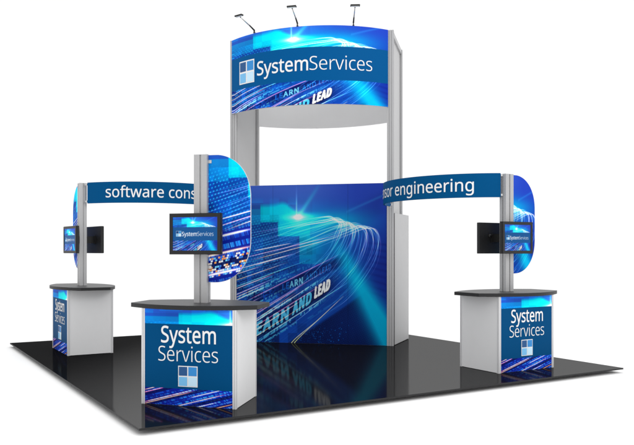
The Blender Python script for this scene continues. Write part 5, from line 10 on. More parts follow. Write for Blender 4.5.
    'learn': ('7941,457 7962,408 7974,353 7978,292 7974,228 7961,171 7940,120 7910,77 7873,41 7828,13 7777,-7 7720,-18 7658,-22 7475,-22 7475,595 7674,595 7732,591 7785,579 7834,560 7876,533 7912,499 7806,135 7834,174 7852,225 7858,290 7855,334 7847,373 7835,404 7818,430 7797,451 7771,467 7740,479 7704,486 7663,489 7592,489 7592,84 7646,84 7714,90 7767,107 7341,-22 7219,-22 7150,155 6953,155 6885,-22 6765,-22 7006,597 7101,597 7112,263 7059,407 7057,413 7054,421 7051,431 7047,443 7043,454 7039,467 7036,478 7034,486 7055,421 7071,484 7068,473 7065,462 7062,451 7059,441 7056,431 7053,422 7050,415 7048,407 6994,263 6661,85 6661,-22 6297,-22 6297,595 6661,595 6661,487 6413,487 6413,352 6647,352 6647,246 6413,246 6413,85 6133,-22 5767,-22 5767,595 5883,595 5883,86 6133,86 5219,457 5239,408 5252,353 5256,292 5252,228 5239,171 5217,120 5188,77 5150,41 5106,13 5054,-7 4997,-18 4935,-22 4753,-22 4753,595 4952,595 5010,591 5063,579 5111,560 5154,533 5190,499 5084,135 5112,174 5129,225 5135,290 5133,334 5125,373 5113,404 5096,430 5074,451 5049,467 5018,479 4982,486 4940,489 4869,489 4869,84 4924,84 4991,90 5044,107 4531,595 4531,-22 4413,-22 4107,454 4139,454 4139,464 4140,449 4140,433 4141,416 4142,398 4143,379 4144,360 4144,340 4144,320 4144,-22 4033,-22 4033,595 4151,595 4456,121 4424,121 4425,107 4424,120 4424,136 4423,154 4422,173 4421,192 4421,212 4420,231 4420,249 4420,595 3899,-22 3777,-22 3708,155 3512,155 3443,-22 3323,-22 3564,597 3659,597 3670,263 3617,407 3615,413 3612,421 3609,431 3605,443 3601,454 3598,467 3594,478 3592,486 3613,421 3629,484 3626,473 3623,462 3620,451 3617,441 3614,431 3611,422 3609,415 3606,407 3552,263 2871,595 2871,-22 2753,-22 2446,454 2479,454 2478,464 2479,449 2480,433 2481,416 2482,398 2482,379 2483,360 2484,340 2484,320 2484,-22 2373,-22 2373,595 2490,595 2796,121 2764,121 2765,107 2764,120 2763,136 2762,154 2762,173 2761,192 2760,212 2760,231 2760,249 2760,595 1764,595 1945,595 1991,592 2033,586 2070,575 2102,559 2128,538 2149,512 2164,482 2172,448 2175,410 2173,378 2166,349 2155,323 2141,301 2125,283 2106,267 2086,255 2066,244 2070,246 2235,-22 2098,-22 1960,215 1880,215 1880,-22 1764,-22 2011,479 1992,484 1968,487 1940,488 1880,488 1880,320 1943,320 1983,322 2012,330 2032,342 2045,358 2053,379 2056,407 2055,427 2051,442 2045,455 2037,464 2026,472 1630,-22 1508,-22 1439,155 1242,155 1174,-22 1054,-22 1295,597 1390,597 1401,263 1348,407 1346,413 1343,421 1339,431 1336,443 1332,454 1328,467 1325,478 1322,486 1344,421 1360,484 1357,473 1354,462 1351,451 1348,441 1345,431 1342,422 1339,415 1337,407 1283,263 950,85 950,-22 586,-22 586,595 950,595 950,487 702,487 702,352 936,352 936,246 702,246 702,85 422,-22 56,-22 56,595 172,595 172,86 422,86',
        '13,34,14 34,15,14 34,16,15 34,17,16 34,18,17 34,19,18 34,20,19 34,33,20 33,32,20 32,0,20 13,35,34 31,0,32 30,0,31 29,0,30 29,1,0 28,1,29 27,1,28 27,2,1 26,2,27 25,2,26 25,3,2 24,3,25 24,4,3 23,4,24 23,5,4 22,5,23 21,5,22 21,6,5 38,6,21 38,7,6 37,7,38 36,7,37 13,36,35 13,7,36 13,8,7 13,9,8 13,10,9 13,11,10 13,12,11 44,56,45 56,46,45 56,58,46 58,39,46 44,55,56 57,63,56 63,58,56 63,59,58 57,39,58 44,54,55 63,60,59 44,53,54 63,61,60 44,52,53 63,62,61 44,51,52 64,57,63 44,64,51 64,50,51 44,65,64 50,57,64 49,57,50 49,39,57 44,66,65 48,39,49 44,67,66 47,39,48 67,41,47 41,39,47 44,42,67 42,41,67 44,43,42 40,39,41 70,74,71 74,72,71 74,73,72 70,75,74 70,78,75 78,76,75 78,77,76 70,79,78 70,68,79 70,69,68 81,83,82 81,84,83 81,85,84 81,80,85 99,120,100 120,101,100 120,102,101 120,103,102 120,104,103 120,105,104 120,106,105 120,119,106 119,118,106 118,86,106 99,121,120 117,86,118 116,86,117 115,86,116 115,87,86 114,87,115 113,87,114 113,88,87 112,88,113 111,88,112 111,89,88 110,89,111 110,90,89 109,90,110 109,91,90 108,91,109 107,91,108 107,92,91 124,92,107 124,93,92 123,93,124 122,93,123 99,122,121 99,93,122 99,94,93 99,95,94 99,96,95 99,97,96 99,98,97 140,128,141 128,142,141 128,130,142 130,149,142 149,143,142 153,125,154 153,126,125 128,131,130 129,149,130 140,134,128 134,127,128 131,129,128 131,149,129 132,149,131 133,149,132 134,149,133 140,135,134 127,149,134 140,136,135 140,137,136 140,138,137 140,139,138 152,126,153 151,126,152 150,126,151 149,143,150 143,126,150 127,148,149 127,147,148 127,144,147 144,146,147 127,145,144 146,143,144 146,126,143 145,126,146 127,126,145 160,172,161 172,162,161 172,174,162 174,155,162 160,171,172 173,179,172 179,174,172 179,175,174 173,155,174 160,170,171 179,176,175 160,169,170 179,177,176 160,168,169 179,178,177 160,167,168 180,173,179 160,180,167 180,166,167 160,181,180 166,173,180 165,173,166 165,155,173 160,182,181 164,155,165 160,183,182 163,155,164 160,158,183 158,163,183 158,157,163 157,155,163 160,159,158 156,155,157 199,187,200 187,201,200 187,189,201 189,208,201 208,202,201 212,184,213 212,185,184 187,190,189 188,208,189 199,193,187 193,186,187 190,188,187 190,208,188 191,208,190 192,208,191 193,208,192 199,194,193 186,208,193 199,195,194 199,196,195 199,197,196 199,198,197 211,185,212 210,185,211 209,185,210 208,202,209 202,185,209 186,207,208 186,206,207 186,203,206 203,205,206 186,204,203 205,202,203 205,185,202 204,185,205 186,185,204 239,244,214 244,215,214 244,216,215 244,217,216 244,218,217 244,219,218 244,220,219 244,221,220 244,243,221 243,222,221 239,245,244 242,222,243 241,222,242 240,222,241 240,223,222 257,223,240 256,223,257 255,223,256 254,223,255 254,224,223 253,224,254 252,224,253 252,225,224 251,225,252 250,225,251 250,226,225 249,226,250 249,227,226 248,227,249 247,227,248 247,228,227 246,228,247 239,237,245 237,246,245 237,228,246 237,229,228 237,230,229 237,231,230 237,232,231 232,234,233 237,236,232 236,234,232 239,238,237 235,234,236 263,275,264 275,265,264 275,277,265 277,258,265 263,274,275 276,282,275 282,277,275 282,278,277 276,258,277 263,273,274 282,279,278 263,272,273 282,280,279 263,271,272 282,281,280 263,270,271 283,276,282 263,283,270 283,269,270 263,284,283 269,276,283 268,276,269 268,258,276 263,285,284 267,258,268 263,286,285 266,258,267 263,261,286 261,266,286 261,260,266 260,258,266 263,262,261 259,258,260 289,293,290 293,291,290 293,292,291 289,294,293 289,297,294 297,295,294 297,296,295 289,298,297 289,287,298 289,288,287 300,302,301 300,303,302 300,304,303 300,299,304'),
}
GZ = -.06            # white ground level below the stand floor
LOGO_S = (.085, .205)
TEXT_S = (.225, .535, .895)
LAMP_S = (.203, .475, .785)
SOFT_S = (.118, .825)
SENSOR_S = (.145, .875)
KEY, TOP = 500, 250
WORLD = 1.06
import bpy, bmesh, math
import numpy as np
from mathutils import Vector, Matrix

C = bpy.context.scene.collection
rng = np.random.default_rng(7)

# ------------------------------------------------------------------ lettering outlines
def decode(k):
    a, b = GLYPHS[k]
    v = np.array([[float(n) for n in p.split(',')] for p in a.split()]) / 1000.0
    t = np.array([[int(n) for n in p.split(',')] for p in b.split()])
    v[:, 0] -= v[:, 0].min()
    return v, t
TXT = {k: decode(k) for k in GLYPHS}
CAP = 0.574

# ------------------------------------------------------------------ materials
def mat(name, color, rough=0.5, metal=0.0, spec=0.4, noise=0.0, nscale=40.0, bump=0.0, stretch=(1, 1, 1)):
    m = bpy.data.materials.new(name); m.use_nodes = True
    nt = m.node_tree; b = nt.nodes['Principled BSDF']
    b.inputs['Base Color'].default_value = (*color, 1)
    b.inputs['Roughness'].default_value = rough
    b.inputs['Metallic'].default_value = metal
    b.inputs['Specular IOR Level'].default_value = spec
    if noise or bump:
        tc = nt.nodes.new('ShaderNodeTexCoord'); mp = nt.nodes.new('ShaderNodeMapping')
        mp.inputs['Scale'].default_value = stretch
        nz = nt.nodes.new('ShaderNodeTexNoise'); nz.inputs['Scale'].default_value = nscale
        nz.inputs['Detail'].default_value = 4
        nt.links.new(tc.outputs['Object'], mp.inputs['Vector']); nt.links.new(mp.outputs['Vector'], nz.inputs['Vector'])
        if noise:
            mr = nt.nodes.new('ShaderNodeMapRange')
            mr.inputs['To Min'].default_value = 1 - noise; mr.inputs['To Max'].default_value = 1 + noise
            mx = nt.nodes.new('ShaderNodeVectorMath'); mx.operation = 'SCALE'
            mx.inputs[0].default_value = color
            nt.links.new(nz.outputs['Fac'], mr.inputs['Value']); nt.links.new(mr.outputs['Result'], mx.inputs['Scale'])
            nt.links.new(mx.outputs['Vector'], b.inputs['Base Color'])
        if bump:
            bp = nt.nodes.new('ShaderNodeBump'); bp.inputs['Strength'].default_value = bump
            bp.inputs['Distance'].default_value = 0.002
            nt.links.new(nz.outputs['Fac'], bp.inputs['Height']); nt.links.new(bp.outputs['Normal'], b.inputs['Normal'])
    return m

def lin(r, g, b):
    f = lambda c: c / 255 / 12.92 if c / 255 <= .04045 else ((c / 255 + .055) / 1.055) ** 2.4
    return (f(r), f(g), f(b))

M = dict(
    panel=mat('grey_laminate', (.72, .72, .725), .55, noise=.03, nscale=6),
    tower=mat('tower_laminate', (.72, .72, .725), .55, noise=.03, nscale=4),
    cupboard=mat('cupboard_laminate', (.46, .46, .465), .55, noise=.03, nscale=6),
    alu=mat('brushed_aluminium', (.43, .43, .435), .42, .35, noise=.06, nscale=30, stretch=(8, 8, .3)),
    frame=mat('pale_extrusion', (.66, .66, .67), .45, .15),
    top=mat('charcoal_laminate', (.040, .040, .042), .42, spec=.3, noise=.12, nscale=60, bump=.05),
    edge=mat('black_edging', (.018, .018, .019), .5, spec=.25),
    black=mat('black_plastic', (.012, .012, .013), .42, spec=.3, noise=.08, nscale=50),
    dark=mat('dark_metal', (.02, .02, .02), .4, .3),
    white=mat('white_vinyl', (.82, .82, .82), .5, spec=.3, noise=.02, nscale=20),
    back=mat('white_backing', (.62, .62, .63), .5, noise=.02, nscale=12),
    chrome=mat('satin_metal', (.55, .55, .55), .3, .8),
    blue=mat('blue_vinyl', lin(0, 76, 126), .55, spec=.04, noise=.03, nscale=5),
    lens=mat('lamp_lens', (.7, .7, .68), .2),
    logo_a=mat('logo_navy', lin(18, 78, 134), .5), logo_b=mat('logo_blue', lin(42, 136, 206), .5),
    logo_c=mat('logo_sky', lin(116, 186, 232), .5), logo_d=mat('logo_pale', lin(196, 228, 246), .5),
)

def art_material(name, emit=0.0, rough=.55):
    m = bpy.data.materials.new(name); m.use_nodes = True
    nt = m.node_tree; b = nt.nodes['Principled BSDF']
    at = nt.nodes.new('ShaderNodeAttribute'); at.attribute_name = 'print'
    b.inputs['Roughness'].default_value = rough
    b.inputs['Specular IOR Level'].default_value = .04
    if emit:
        b.inputs['Base Color'].default_value = (.01, .01, .012, 1)
        nt.links.new(at.outputs['Color'], b.inputs['Emission Color'])
        b.inputs['Emission Strength'].default_value = emit
    else:
        nt.links.new(at.outputs['Color'], b.inputs['Base Color'])
    return m
M['print'] = art_material('printed_graphic')
M['screen'] = art_material('lit_screen', .95, .25)

# ------------------------------------------------------------------ object helpers
def tag(o, label=None, cat=None, group=None, kind=None):
    if label: o['label'] = label
    if cat: o['category'] = cat
    if group: o['group'] = group
    if kind: o['kind'] = kind
    return o

def empty(name, loc=(0, 0, 0), rz=0.0):
    o = bpy.data.objects.new(name, None); C.objects.link(o)
    o.empty_display_size = .2
    o.location = loc; o.rotation_euler = (0, 0, rz)
    return o

def obj(name, bm, m, parent=None, smooth=False, bevel=0.0):
    if bevel:
        bmesh.ops.bevel(bm, geom=[e for e in bm.edges if e.is_manifold and e.calc_face_angle(0) > .6], offset=bevel, segments=2, affect='EDGES', clamp_overlap=True)
    bmesh.ops.recalc_face_normals(bm, faces=bm.faces)
    me = bpy.data.meshes.new(name); bm.to_mesh(me); bm.free()
    for k in (m if isinstance(m, (list, tuple)) else [m]): me.materials.append(k)
    if smooth:
        for p in me.polygons: p.use_smooth = True
    o = bpy.data.objects.new(name, me); C.objects.link(o)
    if parent: o.parent = parent
    return o

def box(bm, x0, x1, y0, y1, z0, z1, mtx=None):
    vs = [bm.verts.new((x, y, z)) for z in (z0, z1) for x, y in ((x0, y0), (x1, y0), (x1, y1), (x0, y1))]
    if mtx is not None:
        for v in vs: v.co = mtx @ v.co
    for f in ((3, 2, 1, 0), (4, 5, 6, 7), (0, 1, 5, 4), (1, 2, 6, 5), (2, 3, 7, 6), (3, 0, 4, 7)):
        bm.faces.new([vs[i] for i in f])
    return vs

def prism(bm, pts, z0, z1, mtx=None):
    a = [bm.verts.new((x, y, z0)) for x, y in pts]; b = [bm.verts.new((x, y, z1)) for x, y in pts]
    if mtx is not None:
        for v in a + b: v.co = mtx @ v.co
    n = len(pts)
    bm.faces.new(a[::-1]); bm.faces.new(b)
    for i in range(n): bm.faces.new((a[i], a[(i + 1) % n], b[(i + 1) % n], b[i]))

def tube(bm, p, q, r0, r1=None, seg=12):
    p, q = Vector(p), Vector(q); r1 = r0 if r1 is None else r1
    d = q - p
    mt = Matrix.Translation((p + q) / 2) @ d.to_track_quat('Z', 'Y').to_matrix().to_4x4()
    bmesh.ops.create_cone(bm, cap_ends=True, segments=seg, radius1=r0, radius2=r1, depth=d.length, matrix=mt)

def channel_profile(w, d, slots_w=2, slots_d=1, gw=.012, gd=.012):
    """plan outline of an extruded upright with open slots down each face"""
    def side(L, n):
        out = [(-L / 2, 0)]
        for i in range(n):
            c = -L / 2 + L * (i + 1) / (n + 1)
            out += [(c - gw / 2, 0), (c - gw / 2, gd), (c + gw / 2, gd), (c + gw / 2, 0)]
        return out
    pts = []
    for k, (L, n, off) in enumerate(((w, slots_w, d / 2), (d, slots_d, w / 2), (w, slots_w, d / 2), (d, slots_d, w / 2))):
        a = k * math.pi / 2
        for t, g in side(L, n):
            x, y = t, -(off - g)
            pts.append((x * math.cos(a) - y * math.sin(a), x * math.sin(a) + y * math.cos(a)))
    return pts

def grid_mesh(name, P, rgb, m, parent=None, mask=None):
    """a sheet of (nv, nu) points P carrying printed colours rgb"""
    nv, nu = P.shape[:2]
    me = bpy.data.meshes.new(name)
    idx = np.arange(nv * nu).reshape(nv, nu)
    q = np.stack([idx[1:, :-1], idx[1:, 1:], idx[:-1, 1:], idx[:-1, :-1]], -1).reshape(-1, 4)
    nf = len(q)
    me.vertices.add(nv * nu); me.vertices.foreach_set('co', P.reshape(-1).astype(np.float32))
    me.loops.add(nf * 4); me.loops.foreach_set('vertex_index', q.reshape(-1).astype(np.int32))
    me.polygons.add(nf)
    me.polygons.foreach_set('loop_start', np.arange(0, nf * 4, 4, dtype=np.int32))
    me.polygons.foreach_set('use_smooth', np.ones(nf, dtype=bool))
    me.update(calc_edges=True)
    ca = me.color_attributes.new('print', 'FLOAT_COLOR', 'POINT')
    col = np.concatenate([rgb.reshape(-1, 3), np.ones((nv * nu, 1))], 1).astype(np.float32)
    ca.data.foreach_set('color', col.reshape(-1))
    me.materials.append(m); me.validate()
    o = bpy.data.objects.new(name, me); C.objects.link(o)
    if parent: o.parent = parent
    return o

def lettering(key, place, parent, m=None, name='lettering'):
    """place maps an (n,2) array of outline points to (n,3) positions"""
    v, t = TXT[key]
    P = place(v); outs = []
    xs = np.sort(v[:, 0]); gaps = np.where(np.diff(xs) > .16)[0]
    cuts = [-9] + [(xs[i] + xs[i + 1]) / 2 for i in gaps] + [99]
    cx = v[t, 0].mean(1)
    for a, b in zip(cuts[:-1], cuts[1:]):                 # one mesh for each word
        tt = t[(cx > a) & (cx < b)]; used, inv = np.unique(tt, return_inverse=True); tt = inv.reshape(-1, 3)
        me = bpy.data.meshes.new(name)
        me.from_pydata([tuple(p) for p in P[used]], [], [tuple(int(i) for i in x) for x in tt])
        me.materials.append(m or M['white']); me.update()
        o = bpy.data.objects.new(name, me); C.objects.link(o); o.parent = parent
        outs.append(o)
    return outs

# ------------------------------------------------------------------ the printed artwork
W, H = 1100, 1120
def blur(a, s):
    r = int(3 * s) + 1; k = np.exp(-.5 * (np.arange(-r, r + 1) / s) ** 2); k /= k.sum()
    for ax in (0, 1):
        p = np.pad(a, [(r, r) if i == ax else (0, 0) for i in range(a.ndim)], mode='edge')
        n = a.shape[ax]
        a = sum(k[i] * np.take(p, np.arange(i, i + n), axis=ax) for i in range(2 * r + 1))
    return a
def splat(buf, u, v, col, amp):
    h, w = buf.shape[:2]
    x = u * w - .5; y = v * h - .5
    x0 = np.floor(x).astype(int); y0 = np.floor(y).astype(int)
    for dx in (0, 1):
        for dy in (0, 1):
            xi, yi = x0 + dx, y0 + dy
            wt = (1 - abs(x - xi)) * (1 - abs(y - yi)) * amp
            ok = (xi >= 0) & (xi < w) & (yi >= 0) & (yi < h)
            np.add.at(buf, (yi[ok], xi[ok]), wt[ok, None] * np.array(col)[None])
def spline(pts, n):
    p = np.array(pts, float); p = np.vstack([2 * p[0] - p[1], p, 2 * p[-1] - p[-2]])
    m = len(p) - 3; t = np.linspace(0, m - 1e-6, n); i = t.astype(int); f = (t - i)[:, None]
    a, b, c, d = p[i], p[i + 1], p[i + 2], p[i + 3]
    return .5 * (2 * b + (c - a) * f + (2 * a - 5 * b + 4 * c - d) * f ** 2 + (3 * b - a - 3 * c + d) * f ** 3)
def raster_text(img, key, place, shade):
    h, w = img.shape[:2]
    v, t = TXT[key]; P = place(v) * np.array([w, h])
    for tr in t:
        a, b, c = P[tr]
        x0, x1 = int(max(0, min(a[0], b[0], c[0]) - 1)), int(min(w, max(a[0], b[0], c[0]) + 2))
        y0, y1 = int(max(0, min(a[1], b[1], c[1]) - 1)), int(min(h, max(a[1], b[1], c[1]) + 2))
        if x1 <= x0 or y1 <= y0: continue
        X, Y = np.meshgrid(np.arange(x0, x1) + .5, np.arange(y0, y1) + .5)
        e = lambda p, q: (q[0] - p[0]) * (Y - p[1]) - (q[1] - p[1]) * (X - p[0])
        e1, e2, e3 = e(a, b), e(b, c), e(c, a)
        ins = ((e1 >= 0) & (e2 >= 0) & (e3 >= 0)) | ((e1 <= 0) & (e2 <= 0) & (e3 <= 0))
        col = np.array(shade(v[tr, 0].mean()))
        img[y0:y1, x0:x1][ins] = col

def make_art():
    U, V = np.meshgrid((np.arange(W) + .5) / W, (np.arange(H) + .5) / H)
    g = lambda cu, cv, su, sv: np.exp(-.5 * (((U - cu) / su) ** 2 + ((V - cv) / sv) ** 2))
    step = lambda x, w=.004: np.clip(.5 + x / w, 0, 1)
    mix = lambda img, col, a: img * (1 - a[..., None]) + np.array(col) / 255 * a[..., None]
    img = np.zeros((H, W, 3)) + np.array((16, 82, 186)) / 255
    img = mix(img, (74, 98, 208), np.clip(1 - (V - .03) / .17, 0, 1) ** .6)          # violet blue sky strip
    img = mix(img, (44, 66, 186), np.clip((U - .5) / .3, 0, 1) * np.clip(1 - (V - .15) / .35, 0, 1) * .9)
    img = mix(img, (16, 62, 166), np.clip((V - .38) / .3, 0, 1) * .8)
    img = mix(img, (26, 40, 150), g(1.03, .56, .13, .25) * .9)
    for k in range(9):                                                               # dark blue streaks blown out to the right
        d = (V - (.36 + .035 * k)) - (.10 + .03 * k) * (U - .8)
        img = mix(img, (14, 26, 120), np.exp(-.5 * (d / .006) ** 2) * np.clip((U - .84) / .1, 0, 1) * .35)
    # hard-edged blocks of cyan around the flare
    topedge = .128 + .055 * np.clip((U - .30) / .12, 0, 1) ** 1.5 - .02 * np.exp(-((U - .33) / .05) ** 2)
    bottom = np.where(U < .285, .235, np.where(U < .43, .325, .50))
    block = step(V - topedge, .03) * step(bottom - V) * step(U - .165) * np.clip((.66 - U) / .16, 0, 1)
    img = mix(img, (0, 205, 250), block * 1.0 * np.clip(1.12 - np.abs(V - .2) / .42, .3, 1))
    img = mix(img, (30, 120, 225), step(V - .245) * step(.33 - V) * step(U - .50) * step(.60 - U) * .55)
    img = mix(img, (24, 170, 240), step(V - .15) * step(.25 - V) * step(.165 - U) * .55)
    img = mix(img, (10, 195, 248), g(.66, .235, .15, .05) * .8)
    # navy ground below the road of light
    road = 1.0 - .62 * (U - .345) - .35 * np.clip(U - .62, 0, 1) ** 2
    low = np.clip((V - road) / .02, 0, 1) * step(U - .2, .1) * step((V - .513) - 1.7 * (U - .757), .2)
    img = mix(img, (8, 16, 66), low * .95)
    img = mix(img, (10, 38, 118), low * g(.78, .86, .13, .10) * .55)
    # wide cyan beam running to the lower right
    d = (V - .513) - 1.7 * (U - .757)
    bw = .10 + .11 * np.clip(V - .4, 0, 1)
    beam = np.exp(-np.abs(d / bw) ** 2.1) * np.clip((V - .26) / .2, 0, 1)
    img = mix(img, (0, 186, 244), np.clip(beam * (.60 + 1.1 * np.clip(V - .3, 0, 1)), 0, .97))
    # mosaic of square tiles on the left
    for n, s0 in ((9, .13), (16, .08)):
        tiles = rng.random((n + 2, n + 2))
        ti = tiles[np.clip((V * n).astype(int), 0, n), np.clip((U * n + .35).astype(int), 0, n)]
        wt = np.clip(1.3 - U / .5, 0, 1) * step(V - .10, .05)
        img *= (1 + (ti - .5) * 2 * s0 * wt)[..., None]
        img = mix(img, (0, 176, 245), (ti > .78) * wt * .28 * np.clip(1.1 - V / .55, 0, 1))
        img = mix(img, (8, 12, 62), (ti < .22) * wt * .30 * step(V - .38, .1))
    # halftone dots in slanting rows
    per = 1 / 60
    row = (V + .22 * U) / per
    sh = row.astype(int) % 2 * .5
    fu = ((U / per * .8 + sh) % 1) - .5; fv = (row % 1) - .5
    dots = np.clip(1.5 - np.hypot(fu, fv * 1.25) / .24, 0, 1)
    da = np.clip(1.05 - U / .48, 0, 1) * step(V - .21, .08) * np.clip(1 - (V - .5) / .2, 0, 1)
    img = mix(img, (46, 196, 255), dots * da * .75)
    img = mix(img, (8, 24, 110), (1 - dots) * da * .25)
    per = 1 / 95
    hexg = np.maximum(np.abs(((U * .9 + V * .45) / per) % 1 - .5), np.abs(((V * .9 - U * .4) / per) % 1 - .5))
    img = mix(img, (30, 96, 200), (hexg > .43) * low * .32)
    # rows of tiny code on both sides of the words, running up to the right
    for r in range(64):
        v0 = .40 + r * .0118 + rng.normal(0, .002)
        sl = .16 + .44 * np.clip((v0 - .42) / .5, 0, 1)
        hgt = rng.choice([.006, .008, .011])
        nc = 170
        code = np.repeat(rng.random(nc // 2) < .78, 2) & (rng.random(nc) < .8)
        cell = (U * nc).astype(int) % nc
        inside = np.abs(V + sl * U - v0) < hgt / 2
        ph = rng.random() * 6.3
        gate = np.sin(U * (8 + r % 6) + ph) > -.35
        fade = np.clip(1.35 - U / .62, 0, 1) * np.clip((V - .42) / .14, 0, 1) * (1 - low * .9)
        lum = rng.uniform(.25, .95)
        col = ((70, 176, 250), (120, 210, 255), (28, 110, 225), (10, 18, 80))[rng.integers(4)]
        img = mix(img, col, inside * code[cell] * gate * fade * lum)
    bu = V - (1.005 - .60 * (U - .085))
    img = mix(img, (6, 12, 60), np.exp(-.5 * ((bu + .04) / .045) ** 4) * np.clip((.70 - U) / .12, 0, 1) * .80)
    img = mix(img, (6, 12, 70), np.exp(-.5 * ((V - (.64 - .42 * (U - .33))) / .03) ** 4) * step(U - .25, .1) * np.clip((.75 - U) / .1, 0, 1) * .6)
    for sgn, wd in ((.028, .020), (-.112, .018)):                                     # small wording above and below the big words
        cells = rng.random(150) < .74
        x = np.abs(bu - sgn) < wd / 2
        tex = cells[(U * 150).astype(int) % 150] & (np.sin(U * 21 + sgn * 90) > -.8) & (((V / .0075).astype(int) + (U * 150).astype(int)) % 5 > 0)
        img = mix(img, (96, 190, 250), x * tex * np.clip((.62 - U) / .1, 0, 1) * .8)
    xs = np.sort(TXT['learn'][0][:, 0]); gi = np.argsort(np.diff(xs))[-2:]; gi.sort()
    (n1, a0), (d1, l0), x1 = (xs[gi[0]], xs[gi[0] + 1]), (xs[gi[1]], xs[gi[1] + 1]), xs[-1]
    kx = [0, n1, a0, d1, l0, x1]; ku = [.085, .352, .382, .505, .53, .628]; kv = [.985, .848, .822, .742, .714, .655]
    def big(v): return np.stack([np.interp(v[:, 0], kx, ku) + .012 * v[:, 1], np.interp(v[:, 0], kx, kv) - .084 * (v[:, 1] / .6) * (1 - .22 * v[:, 0] / x1)], 1)
    ks = [.315, .452, .472, .548, .565, .64]; kt = [.668, .622, .612, .580, .570, .535]
    def small(v): return np.stack([np.interp(v[:, 0], kx, ks), np.interp(v[:, 0], kx, kt) - .040 * (v[:, 1] / .6)], 1)
    raster_text(img, 'learn', lambda v: big(v) + .005, lambda x: (.01, .03, .18))
    for dx, dy in ((-.003, 0), (.003, 0), (0, .003), (0, -.003), (0, 0)): raster_text(img, 'learn', lambda v: big(v) + np.array((dx, dy)), lambda x: (.98, .99, 1) if x > d1 + .05 else (.36, .74, .97))
    raster_text(img, 'learn', small, lambda x: (.50, .78, .98) if .9 < x < 2.9 else (.10, .38, .80))
    # trails of light
    sharp = np.zeros((H, W, 3)); soft = np.zeros((H, W, 3))
    outer = np.array([(-.1, .70), (.2, .55), (.5, .415), (.74, .315), (.87, .275), (.945, .305), (.955, .41), (.89, .56), (.75, .72), (.56, .87), (.39, 1.0), (.29, 1.1)])
    inner = np.array([(-.1, .32), (.2, .27), (.42, .232), (.57, .212), (.65, .215), (.685, .25), (.675, .315), (.62, .40), (.53, .50), (.38, .63), (.18, .78), (-.02, .93)])
    white, pink, rose, sky, org = (1, .95, 1), (1, .72, .86), (1, .45, .58), (.55, .85, 1), (1, .58, .30)
    ks_ = list(np.linspace(0, 1, 13)) + list(rng.random(44))
    for i, k in enumerate(ks_):
        pts = inner * (1 - k) + outer * k + rng.normal(0, .0065, inner.shape)
        p = spline(pts, 9000); t = np.linspace(0, 1, 9000)
        if i < 13:
            amp = (.16 + .5 * np.exp(-((t - rng.uniform(.1, .5)) / .16) ** 2)) * np.clip((1.03 - t) / .35, 0, 1)
            col = np.array((white, pink, (1, .62, .70), pink, rose)[i % 5])
            splat(soft, p[:, 0], p[:, 1], col, amp * .10); s = .38
        else:
            a = rng.uniform(0, .5); b = a + rng.uniform(.15, .5)
            amp = np.clip((t - a) / .05, 0, 1) * np.clip((b - t) / .08, 0, 1); s = rng.uniform(.07, .2)
            col = np.array((sky, sky, pink, white)[i % 4])
        amp = amp * (1 - .45 * np.exp(-((t - .52) / .2) ** 4))
        splat(sharp, p[:, 0], p[:, 1], col, amp * s)
    for i in range(24):                                  # straight streaks from the left, rising to the right
        v0 = .44 + .68 * (i + rng.random()) / 24
        sl = -(.16 + .46 * np.clip((v0 - .42) / .55, 0, 1)) + rng.normal(0, .01)
        L = rng.uniform(.25, .7); st = rng.uniform(-.2, .25)
        t = np.linspace(0, 1, 4000); u = -.05 + st + L * t; v = v0 + sl * (u + .05)
        col = ((1, .60, .72), (1, .34, .40), (1, .52, .20), (1, .9, .95), (1, .34, .44), (1, .66, .72), (1, .56, .24), sky)[i % 8]
        amp = np.clip(t / .2, 0, 1) * np.clip((1 - t) / .4, 0, 1) * rng.uniform(.22, .52)
        splat(sharp, u, v, col, amp); splat(soft, u, v, col, amp * .35)
    for dv in (.0, .018):                                # amber kerb of the road at its lower edge
        p = spline([(.33 + dv, 1.06), (.40 + dv, .975), (.56, .845), (.72, .70)], 4000)
        splat(sharp, p[:, 0], p[:, 1], (1, .66, .16), np.linspace(.6, .05, 4000))
    img = img + np.clip(blur(sharp, 1.15) * 2.1, 0, 1.1) + np.clip(blur(soft, 5), 0, .5) * 1.3
    # flare
    r = np.hypot((U - .42), (V - .205))
    fl = np.exp(-r / .018) * 1.2 + .9 * g(.42, .205, .05, .011) + .40 * np.exp(-r / .05)
    fl += .35 * g(.41, .15, .003, .06) * (V < .22)
    ang = (V - .205) + 1.40 * (U - .42)
    ray = np.exp(-.5 * (ang / .016) ** 2) * np.clip(1 - (U - .42) / .16, 0, 1) * (U > .42) * (V < .205)
    img = mix(img, (60, 190, 245), np.clip(ray * .9, 0, 1))
    img = mix(img, (60, 150, 240), np.exp(-.5 * ((V - .15 + .42 * (U - .80)) / .006) ** 2) * (U > .74) * .35)
    img = img + fl[..., None] * np.array((.8, .98, 1))
    for i in range(150):                                 # falling pixels in the lower right
        x = int(rng.normal(.52, .12) * W); y = int(rng.normal(.94, .05) * H)
        if 0 < x < W - 8 and 0 < y < H - 10: img[y:y + rng.integers(3, 9), x:x + rng.integers(2, 6)] += np.array((.02, .35, .6)) * rng.uniform(.3, 1) * low[y, x]
    return np.clip(img, 0, 1)
ART = make_art()
_s = (ART.max(-1) - ART.min(-1))[..., None] ** .7                 # pull saturated ink towards cyan, leave white light alone
ART = np.clip(ART * (1 + _s * (np.array((.78, 1.03, .97)) - 1)), 0, 1)

